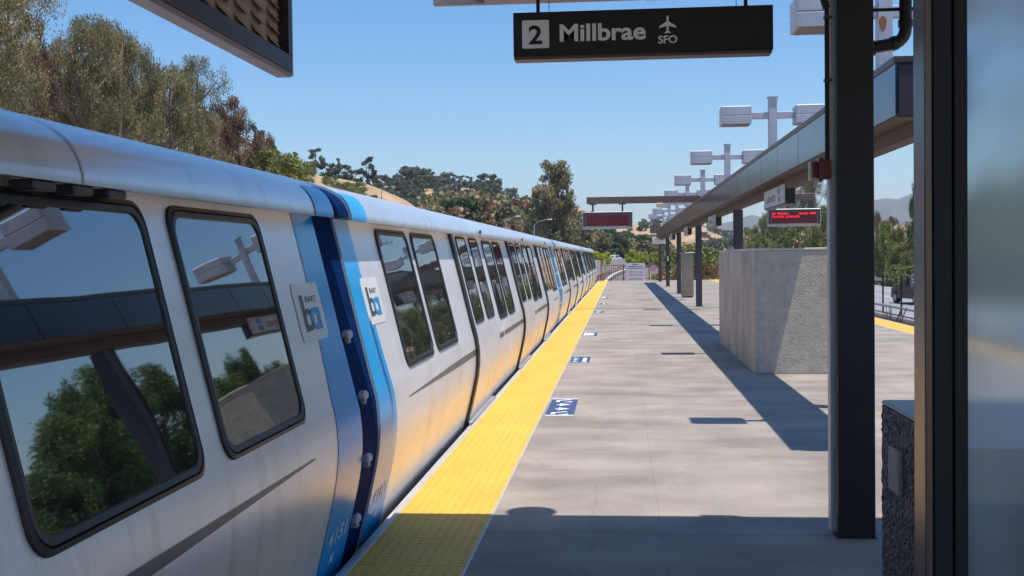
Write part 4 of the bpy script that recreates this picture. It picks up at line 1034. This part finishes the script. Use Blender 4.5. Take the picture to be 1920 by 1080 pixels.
# the slope they stand on
q = MB(); V = []
ysl = np.linspace(10, 135, 26); xsl = np.linspace(-10, -64, 20)
rs = np.random.RandomState(8)
for x in xsl:
    for y in ysl:
        f = min(1, max(0, (-x - 13) / 12)); V.append((x - .2 * max(0, 60 - y) * 0, y, -1.9 + 4.6 * f * f * (3 - 2 * f) + rs.normal() * .12))
n_ = len(ysl); q.add(V, [(i * n_ + j, i * n_ + j + 1, (i + 1) * n_ + j + 1, (i + 1) * n_ + j) for i in range(len(xsl) - 1) for j in range(n_ - 1)])
# ridges (azimuths in degrees right of +Y; crests from the photograph at true distances)
def az(px): return math.degrees(math.atan((px - 960) / 2190.)) - 5.313
def cz(px, py, D): return zat(py, D, px)
bank = mesh_obj('embankment', q.v, q.f, M['dry'], None, True); bank['kind'] = 'structure'
def rg(name, D, w, mt, seed, pts, **k):
    return ridge(name, [(az(px), cz(px, py, D)) for px, py in pts], D, w, mt, seed, **k)
rg('golden_hill', 290, 75, M['dry'], 1, [(-250, 420), (200, 330), (420, 300), (560, 318), (600, 334), (650, 340), (690, 347), (720, 358), (765, 378), (800, 402), (860, 440), (960, 470)])
rg('wooded_ridge', 460, 110, M['dry'], 2, [(560, 420), (660, 385), (740, 352), (800, 348), (850, 352), (890, 356), (930, 368), (980, 388), (1040, 410), (1120, 445), (1200, 470)])
rg('pale_hill', 760, 170, M['dry'], 3, [(900, 440), (1000, 402), (1060, 385), (1090, 392), (1130, 408), (1165, 421), (1200, 420), (1250, 419), (1300, 419), (1330, 428), (1372, 450), (1420, 466)])
rg('right_hill', 520, 130, M['dry'], 4, [(1330, 468), (1380, 452), (1430, 446), (1500, 440), (1600, 430), (1700, 425), (1800, 420), (2000, 415), (2400, 410)])
rg('far_mountains', 4600, 900, M['mount'], 5, [(1150, 470), (1250, 440), (1330, 425), (1380, 415), (1410, 404), (1440, 412), (1500, 408), (1560, 400), (1620, 385), (1660, 377), (1685, 379), (1712, 369), (1760, 376), (1850, 390), (2000, 400), (2300, 430)], rough=1.5)
rg('low_green_ridge', 1500, 300, M['mount'], 6, [(1180, 470), (1240, 455), (1300, 447), (1360, 440), (1430, 432), (1500, 430), (1640, 420), (1750, 415), (1900, 420), (2300, 440)])

def crest_z(px, D, pts):
    return zat(np.interp(px, [p[0] for p in pts], [p[1] for p in pts]), D, px)
G1 = [(-250, 420), (200, 330), (420, 300), (560, 318), (600, 334), (650, 340), (690, 347), (720, 358), (765, 378), (800, 402)]
for kd, nm, px, top, lab in [('pine', 'pine_tree', 516, 278, 'round topped pine at the left end of the dry hill skyline'), ('pine', 'pine_tree', 556, 290, 'small lone tree on the skyline just right of the yellow green bush'), ('pine', 'oak_tree', 595, 281, 'large wide crowned tree on the dry hill crest'), ('oakfar', 'oak_tree', 620, 308, 'low round tree beside the large crest tree'),
        ('cone', 'conifer', 636, 300, 'pointed conifer among low trees on the dry hill crest'), ('oakfar', 'oak_tree', 645, 312, 'low oak just right of the pointed conifer on the hill'), ('oakfar', 'oak_tree', 667, 320, 'small low bushy tree alone on the crest between conifer and airy tree'), ('pine', 'oak_tree', 691, 297, 'airy tree with split crown at the right of the dry hill crest'), ('oakfar', 'oak_tree', 706, 330, 'dark shrubby tree under the airy tree on the slope')]:
    x, y = at(px, 286); zb = crest_z(px, 286, G1) - 1.2; zt = zat(top, 286, px)
    plant_tree(kd, nm, x, y, zb, (zt - zb) / hh[kd], lab, 'tree', 'trees on the dry hill crest')
rnd = random.Random(12)
for i in range(26):
    px = rnd.uniform(560, 790); d = rnd.uniform(228, 272); cr_ = crest_z(px, 286, G1); x, y = at(px, d)
    t_ = (290 - d) / 75; zb = -1.9 + (cr_ + 1.9) * math.cos(min(1, t_) * PI / 2) ** 1.1 - .6
    plant_tree('bush', 'scrub_bush', x, y, zb, rnd.uniform(.7, 1.25), 'olive brown scrub bush on the face of the dry hill', 'bush', 'scrub on the dry hill face')
G2 = [(560, 420), (660, 385), (740, 352), (800, 348), (850, 352), (890, 356), (930, 368), (980, 388), (1040, 410)]
for kd, px, top, lab in [('pine', 780, 337, 'rounded dark tree at the left of the wooded ridge skyline'), ('oakfar', 764, 346, 'low tree left of the rounded dark tree on the ridge'), ('oakfar', 803, 347, 'flat topped tree on the wooded ridge skyline'), ('pine', 846, 325, 'left of the cluster of umbrella pines on the ridge'), ('pine', 857, 327, 'second umbrella pine of the ridge cluster'), ('pine', 869, 329, 'third umbrella pine with the darkest crown on the ridge'), ('pine', 883, 331, 'pale airy pine on the ridge right of the cluster'), ('pine', 904, 328, 'tallest dark pine standing by itself on the ridge'), ('oakfar', 926, 343, 'broad tree right of the tallest ridge pine'), ('pine', 936, 345, 'last broad tree before the ridge falls to the right'), ('oakfar', 948, 362, 'low dark tree on the falling end of the ridge'), ('cone', 961, 364, 'small conifer spire beyond the ridge end'), ('cone', 972, 368, 'thin layered tree right of the conifer spire'), ('cone', 991, 366, 'brownish conifer spire left of the tall eucalyptus')]:
    x, y = at(px, 452); zb = crest_z(px, 452, G2) - 2; zt = zat(top, 452, px)
    plant_tree(kd, 'pine_tree' if kd != 'oakfar' else 'oak_tree', x, y, zb, (zt - zb) / hh[kd], lab, 'tree', 'trees on the wooded ridge skyline')
for i in range(72):
    px = rnd.uniform(715, 1010); f = rnd.uniform(0, 1); d = 458 - f * 95; cr_ = crest_z(px, 452, G2); x, y = at(px, d)
    if 868 < px < 905 and f < .35: continue
    t_ = (460 - d) / 110; zb = -1.9 + (cr_ + 1.9) * math.cos(min(1, t_) * PI / 2) ** 1.1 - 1
    plant_tree('oakfar', 'oak_tree', x, y, zb, rnd.uniform(.75, 1.2), 'dark green tree in the wood covering the ridge face', 'tree', 'wood on the ridge face')
# belt of mixed trees
belt = [(800, 395), (850, 362), (900, 358), (950, 372), (1000, 386), (1050, 392), (1100, 412), (1150, 430), (1200, 438), (1245, 452)]
for i in range(64):
    px = 812 + (1248 - 812) * (i + rnd.random()) / 64.; row = i % 3
    D = 190 + (px - 812) * .24 + row * 16; top = np.interp(px, [p[0] for p in belt], [p[1] for p in belt]) + (0, 7, 14)[2 - row] + rnd.uniform(-4, 8)
    kd = rnd.choice(['far1', 'far2', 'far2', 'far1', 'far3']) if px < 1080 else rnd.choice(['far1', 'far3', 'far3'])
    x, y = at(px, D); zt = zat(top, D, px); zb = -2.2
    s = (zt - zb) / 9
    plant_tree(kd, 'tree', x, y, zb, max(.75, s * .95), 'mixed olive and brown tree in the belt beyond the train', 'tree', 'tree belt beyond the train', sz=1.05)
for px, top, wd_, lab in ((1028, 305, 8.0, 'tall tree, the left and highest of the airy pair above the belt'), (1059, 325, 6.0, 'tall tree, the right one of the airy pair above the belt'), (1004, 350, 3.0, 'shorter airy tree at the left foot of the tall pair')):
    x, y = at(px, 185); zt = zat(top, 185, px); plant_tree('tall', 'eucalyptus_tree', x, y, -2, (zt + 2) / 17, lab, 'tree', 'tall airy trees above the belt', wd=wd_)
# slopes of the pale hill: scattered trees at its foot
for i in range(46):
    px = rnd.choice([rnd.uniform(1170, 1250), rnd.uniform(1300, 1440)]); D = rnd.uniform(480, 560); x, y = at(px, D)
    zt = zat(rnd.uniform(445, 462), D, px); plant_tree('oakfar', 'oak_tree', x, y, -3, max(.8, (zt + 3) / 8), 'dark oak scattered at the foot of the pale dry hill', 'tree', 'oaks at the foot of the pale hill')
G3 = [(1165, 421), (1200, 420), (1250, 419), (1300, 419), (1330, 428), (1372, 450)]
for i in range(34):
    px = rnd.uniform(1168, 1372); f = rnd.uniform(0, .8) ** 1.3; d = 750 - f * 130; cr_ = crest_z(px, 760, G3); x, y = at(px, d)
    t_ = (760 - d) / 170; zb = -1.9 + (cr_ + 1.9) * math.cos(min(1, t_) * PI / 2) ** 1.1 - 1.5
    plant_tree('oakfar', 'oak_tree', x, y, zb, rnd.uniform(.35, .8), 'tiny oak dotted over the face of the pale dry hill', 'tree', 'oaks on the pale hill face')
# right side trees beyond the freeway
for kd, px, D, top, wd_, lab in [('olive', 1408, 240, 428, 6, 'grey olive tree right of the first girder column'), ('olive', 1440, 225, 398, 6, 'olive tree behind the station name sign'), ('euc2', 1480, 215, 352, 7, 'tall olive tree above the red lit display'), ('euc1', 1528, 205, 320, 6.5, 'tallest olive tree left of the near column'), ('olive', 1500, 195, 405, 8, 'dark lower tree behind the red lit display'), ('olive', 1550, 190, 390, 7, 'olive tree close behind the near column'), ('lush', 1460, 250, 418, 9, 'dark green tree deep behind the display'), ('olive', 1425, 210, 440, 7, 'low olive tree at the stair wall top'), ('euc2', 1590, 185, 360, 7, 'tree hidden mostly by the near column'),
        ('euc2', 1646, 172, 400, 1.8, 'thin olive tree at the right edge of the near column'), ('brown', 1680, 160, 410, 2.6, 'pinkish brown tree beneath the blue mountain'), ('lush', 1722, 132, 344, 2.2, 'tall green tree half hidden by the wind screen post'), ('olive', 1708, 138, 420, 3, 'yellow olive tree above the rock cutting'), ('olive', 1668, 150, 435, 3.6, 'green bushy tree left of the rock cutting'), ('olive', 1652, 140, 452, 3, 'grey green tree by the guardrail'), ('olive', 1662, 135, 418, 3, 'bright olive tree in the middle of the gap beside the near column'), ('olive', 1688, 134, 430, 3.4, 'bright olive tree in front of the pinkish brown tree'), ('olive', 1690, 130, 455, 3, 'yellowish bush tree on top of the rock cutting')]:
    x, y = at(px, D); zt = zat(top, D, px); plant_tree(kd, 'tree', x, y, -2.2, (zt + 2.2) / hh[kd], lab, 'tree', 'trees beyond the freeway', wd=wd_)
for i in range(12):
    px = 1630 + i * 9; x, y = at(px, 118 + (i % 3) * 4); x = max(x, 28.6); plant_tree('bush', 'bush', x, y, -2.1, rnd.uniform(.55, .8), 'low olive bush behind the freeway guardrail', 'bush', 'bushes behind the guardrail')
for kd, px, D, top, wd_, lab in [('lush', 1800, 95, 372, 4.5, 'low dark tree seen hazily through the grimy pane'), ('lush', 1850, 90, 322, 3, 'pointed dark tree seen hazily through the grimy pane'), ('lush', 1905, 84, 350, 5, 'tree at the right edge seen through the grimy pane'), ('lush', 1765, 112, 385, 4, 'tree just right of the rock cutting, behind the black post')]:
    x, y = at(px, D); zt = zat(top, D, px); plant_tree(kd, 'tree', x, y, -2.2, (zt + 2.2) / hh[kd], lab, 'tree', 'trees beyond the freeway', wd=wd_)
for i, (a, D, el) in enumerate(((19.5, 95, 2.6), (21.2, 90, 5.2), (23.3, 86, 6.2), (25.2, 82, 5.0), (27.2, 78, 3.0), (29.5, 74, 2.0), (32.5, 66, 1.8), (36, 60, 2), (40, 56, 3), (45, 50, 4))):
    x, y = D * math.sin(R(a)), D * math.cos(R(a)); plant_tree('lush', 'tree', x, y, -1.9, (D * math.tan(R(el)) + 3.55) / 11, 'large leafy tree right of the view, seen mirrored in the train windows', 'tree', 'trees mirrored in the train windows', wd=7.5)
# yellow-green shrubs on the boundary wall, green bush by the right track
for px, D, top, wd_ in [(1122, 200, 471, 2.2), (1139, 212, 473, 1.7), (1184, 248, 467, 2.6), (1192, 254, 470, 2.2), (1209, 264, 472, 1.8), (1221, 272, 473, 1.6), (1231, 280, 472, 1.6), (1248, 292, 474, 2)]:
    x, y = at(px, D); zt = zat(top, D, px); plant_tree('shrub', 'shrub', x, y, .1, (zt - .1) / 3.0, 'bright yellow green shrub above the curving boundary wall', 'shrub', 'yellow green shrubs along the wall', wd=wd_)
for i, (px, D, top) in enumerate([(1296, 104, 462), (1318, 100, 456), (1336, 102, 468), (1282, 112, 470)]):
    x, y = at(px, D); zt = zat(top, D, px); plant_tree('bush', 'bush', x, y, -1.9, (zt + 1.9) / 3.2, 'leafy green bush mass beyond the right hand track behind the columns', 'bush', 'bushes beyond the right track', sz=1)
for px, D in ((1652, 36), (1668, 38), (1676, 37)):
    x, y = at(px, D); q = MB(); rr = random.Random(px)
    for k in range(16): a = rr.uniform(0, 6.28); q.tube([(x, y, -1.1), (x + .15 * math.cos(a), y + .15 * math.sin(a), -.6), (x + .35 * math.cos(a + .4), y + .35 * math.sin(a), rr.uniform(-.4, .1))], .006, 4)
    tag(q.build('dry_weed', M['soffit']), 'dry pale weed stalks poking up by the fence post at photo right' if px == 1652 else ('dry weed stalks in the middle of the fence bay' if px == 1668 else 'thin dry weed stalks close to the second fence post'), 'weed')

# ------------------------------------------------------------------ street lamps, vehicles
def street_lamp(px, D, top, lab, arm=2.0):
    x, y = at(px, D); zt = zat(top, D, px); s_ = thing('street_lamp', lab, 'street lamp', (x, y, -1.9), 'street lamps beyond the train')
    q = MB(); q.tube([(x, y, -1.9), (x, y, zt - .8)], [.12, .08], 8); part('pole', q, M['galv'], s_, True)
    q = MB(); q.tube([(x, y, zt - .8), (x + arm * .3, y, zt - .25), (x + arm, y, zt)], .05, 6); part('arm', q, M['galv'], s_, True)
    q = MB(); q.box(x + arm - .1, x + arm + .55, y - .15, y + .15, zt - .07, zt + .07, .03); part('lamp_head', q, M['white'], s_)
street_lamp(951, 150, 406, 'street lamp with a short arm in front of the tree belt, left one', 1.3)
street_lamp(1003, 165, 412, 'street lamp with a longer curved arm in front of the tree belt, right one', 2.0)
street_lamp(718, 200, 352, 'thin lamp pole at the right foot of the dry hill', .6)
x, y = 22.0, 43.0
sl_ = thing('street_lamp', 'tall curved street lamp by the freeway, seen mirrored in the nearest train window', 'street lamp', (x, y, -1.9))
q = MB(); q.tube([(x, y, -1.9), (x, y, 6.0), (x - .5, y, 7.6), (x - 2.6, y, 8.4)], [.12, .08, .07, .05], 8); part('pole', q, M['galv'], sl_, True)
q = MB(); q.box(x - 3.3, x - 2.5, y - .15, y + .15, 8.36, 8.5, .03); part('lamp_head', q, M['white'], sl_)
def vehicle(kind, x, y, z, rz, mt, lab):
    v = thing(kind, lab, 'pickup' if kind == 'pickup_truck' else 'car', (x, y, z), None, rz)
    big = kind == 'pickup_truck'
    L, Wd, H2, gl = (5.6, 2.0, 1.9, .38) if big else (4.5, 1.8, 1.45, .22)
    belt_ = 1.15 if big else .85
    def loft(name, secs, mt, n_=0):
        q = MB()
        for (y0, w0, zb, zt) in secs: q.v += [(-w0, y0, zb), (w0, y0, zb), (w0 * .96, y0, zt), (-w0 * .96, y0, zt)]
        for i in range(len(secs) - 1):
            for j in range(4): q.f.append((4 * i + j, 4 * i + (j + 1) % 4, 4 * i + 4 + (j + 1) % 4, 4 * i + 4 + j))
        q.f += [(3, 2, 1, 0), tuple(4 * (len(secs) - 1) + j for j in range(4))]
        return q.build(name, mt, v)
    w = Wd / 2
    loft('body', [(-L / 2, w * .9, gl + .15, belt_ - .15), (-L / 2 + .15, w, gl, belt_), (L / 2 - 1.2, w, gl, belt_), (L / 2 - .15, w * .95, gl, belt_ - .15), (L / 2, w * .88, gl + .12, belt_ - .3)], mt)
    c0, c1 = (-.55, 1.35) if big else (-1.6, .95)
    cab = loft('cabin', [(c0, w * .9, belt_, belt_ + .02), (c0 + .25 + (.35 if not big else 0), w * .8, belt_, H2 - .04), (c0 + .9, w * .78, belt_, H2), (c1 - .5, w * .78, belt_, H2 - .03), (c1 + .1, w * .88, belt_, belt_ + .03)], mt)
    q = MB(); zg0, zg1 = belt_ + .06, H2 - .12
    q.add([(-w * .7, c1 + .03, zg0), (w * .7, c1 + .03, zg0), (w * .64, c1 - .46, zg1), (-w * .64, c1 - .46, zg1)], [(0, 1, 2, 3)]); q.build('windscreen', M['carglass'], v).location = (0, .03, .02)
    q = MB(); q.add([(-w * .68, c0 + .0, zg0), (w * .68, c0 + .0, zg0), (w * .64, c0 + .22 + (.3 if not big else 0), zg1), (-w * .64, c0 + .22 + (.3 if not big else 0), zg1)], [(0, 3, 2, 1)]); q.build('rear_window', M['carglass'], v).location = (0, -.03, .02)
    for s_ in (-1, 1):
        q = MB(); q.add([(s_ * w * .92, c0 + .35, zg0), (s_ * w * .92, c1 - .25, zg0), (s_ * w * .815, c1 - .6, zg1), (s_ * w * .815, c0 + .6, zg1)], [(0, 1, 2, 3)]); q.build('side_window', M['carglass'], v).location = (s_ * .012, 0, 0)
        q = MB(); q.box(s_ * w * .66 - .14, s_ * w * .66 + .14, L / 2 - .03, L / 2 + .01, belt_ - .45, belt_ - .28); q.build('headlight', M['white'], v)
        q = MB(); q.box(s_ * w * .74 - .1, s_ * w * .74 + .1, -L / 2 - .012, -L / 2 + .03, belt_ - .5, belt_ - .2); q.build('tail_light', M['red'], v)
        for yy in (-L * .31, L * .31):
            q = MB(); rw = .40 if big else .32
            q.tube([(s_ * (w - .24), yy, rw), (s_ * (w + .01), yy, rw)], rw, 18); wh = q.build('wheel', M['tyre'], v, True)
            q = MB(); q.tube([(s_ * (w + .005), yy, rw), (s_ * (w + .02), yy, rw)], rw * .6, 14); q.build('rim', M['galv'], wh, True)
    q = MB(); q.box(-w * .95, w * .95, -L / 2 - .06, -L / 2 + .02, gl + .1, gl + .3, .03); q.build('bumper', M['galv'] if big else mt, v)
    if big:
        q = MB(); q.box(-w * .86, w * .86, -L / 2 + .2, c0 - .1, belt_ - .01, belt_ + .004); q.build('bed', M['bronze_black'], v)
        q = MB()
        for xx in (-.8, .8): q.tube([(xx, c0 - .2, belt_), (xx, c0 - .2, H2 + .12)], .03, 6)
        for zz in (belt_ + .3, belt_ + .5, H2 + .1): q.tube([(-.8, c0 - .2, zz), (.8, c0 - .2, zz)], .025, 6)
        q.build('rack', M['galv'], v)
    return v
vehicle('pickup_truck', 19.95, 80.5, -1.81, R(8), M['carpaint_d'], 'dark pickup truck with a rear rack driving on the freeway beyond the fence')
def hi_car(px, D, py, mt, lab, rz):
    x, y = at(px, D); zb = zat(py, D, px)
    q = MB(); return vehicle('parked_car', x, y, zb, rz, mt, lab), zb
# a raised roadway left of the boundary wall carries the far cars
rw_ = MB(); V = []
for y in range(215, 420, 8): c = curve_x(y) - 6.6; V += [(c - 14, y, .15 + (y - 215) * .006), (c, y, .15 + (y - 215) * .006), (c - 14, y, -1.95), (c, y, -1.95)]
rw_.add(V, [f for i in range(len(V) // 4 - 1) for f in ((4 * i, 4 * i + 1, 4 * i + 5, 4 * i + 4), (4 * i + 1, 4 * i + 3, 4 * i + 7, 4 * i + 5))]); rw_.f.append((0, 2, 3, 1))
struct('access_road', rw_, M['asphalt'])
for px, D, mt, lab, rz in ((1157, 262, 'carpaint_w', 'white car behind the gap between the yellow green shrubs', 2.6), (1208, 345, 'carpaint_r', 'red car above the shrubs left of the girder tip', 2.7), (1228, 350, 'carpaint_b', 'silver blue car just left of the last column', 2.7)):
    x, y = at(px, D); x = min(x, curve_x(y) - 8); vehicle('parked_car', x, y, .16 + (y - 215) * .006 + (0 if D < 300 else .9), rz, M[mt], lab)

# ------------------------------------------------------------------ haze
hz = MB(); hz.box(-6000, 6000, -2500, 7000, -3.2, 330)
hm = bpy.data.materials.new('haze_air'); hm.use_nodes = True
n = hm.node_tree.nodes; l = hm.node_tree.links; n.remove(n['Principled BSDF'])
pv = n.new('ShaderNodeVolumePrincipled'); pv.inputs['Color'].default_value = (.82, .90, 1, 1); pv.inputs['Density'].default_value = 0.00015; pv.inputs['Anisotropy'].default_value = .2
l.new(pv.outputs[0], n['Material Output'].inputs['Volume'])
o = hz.build('haze', hm); o['kind'] = 'stuff'
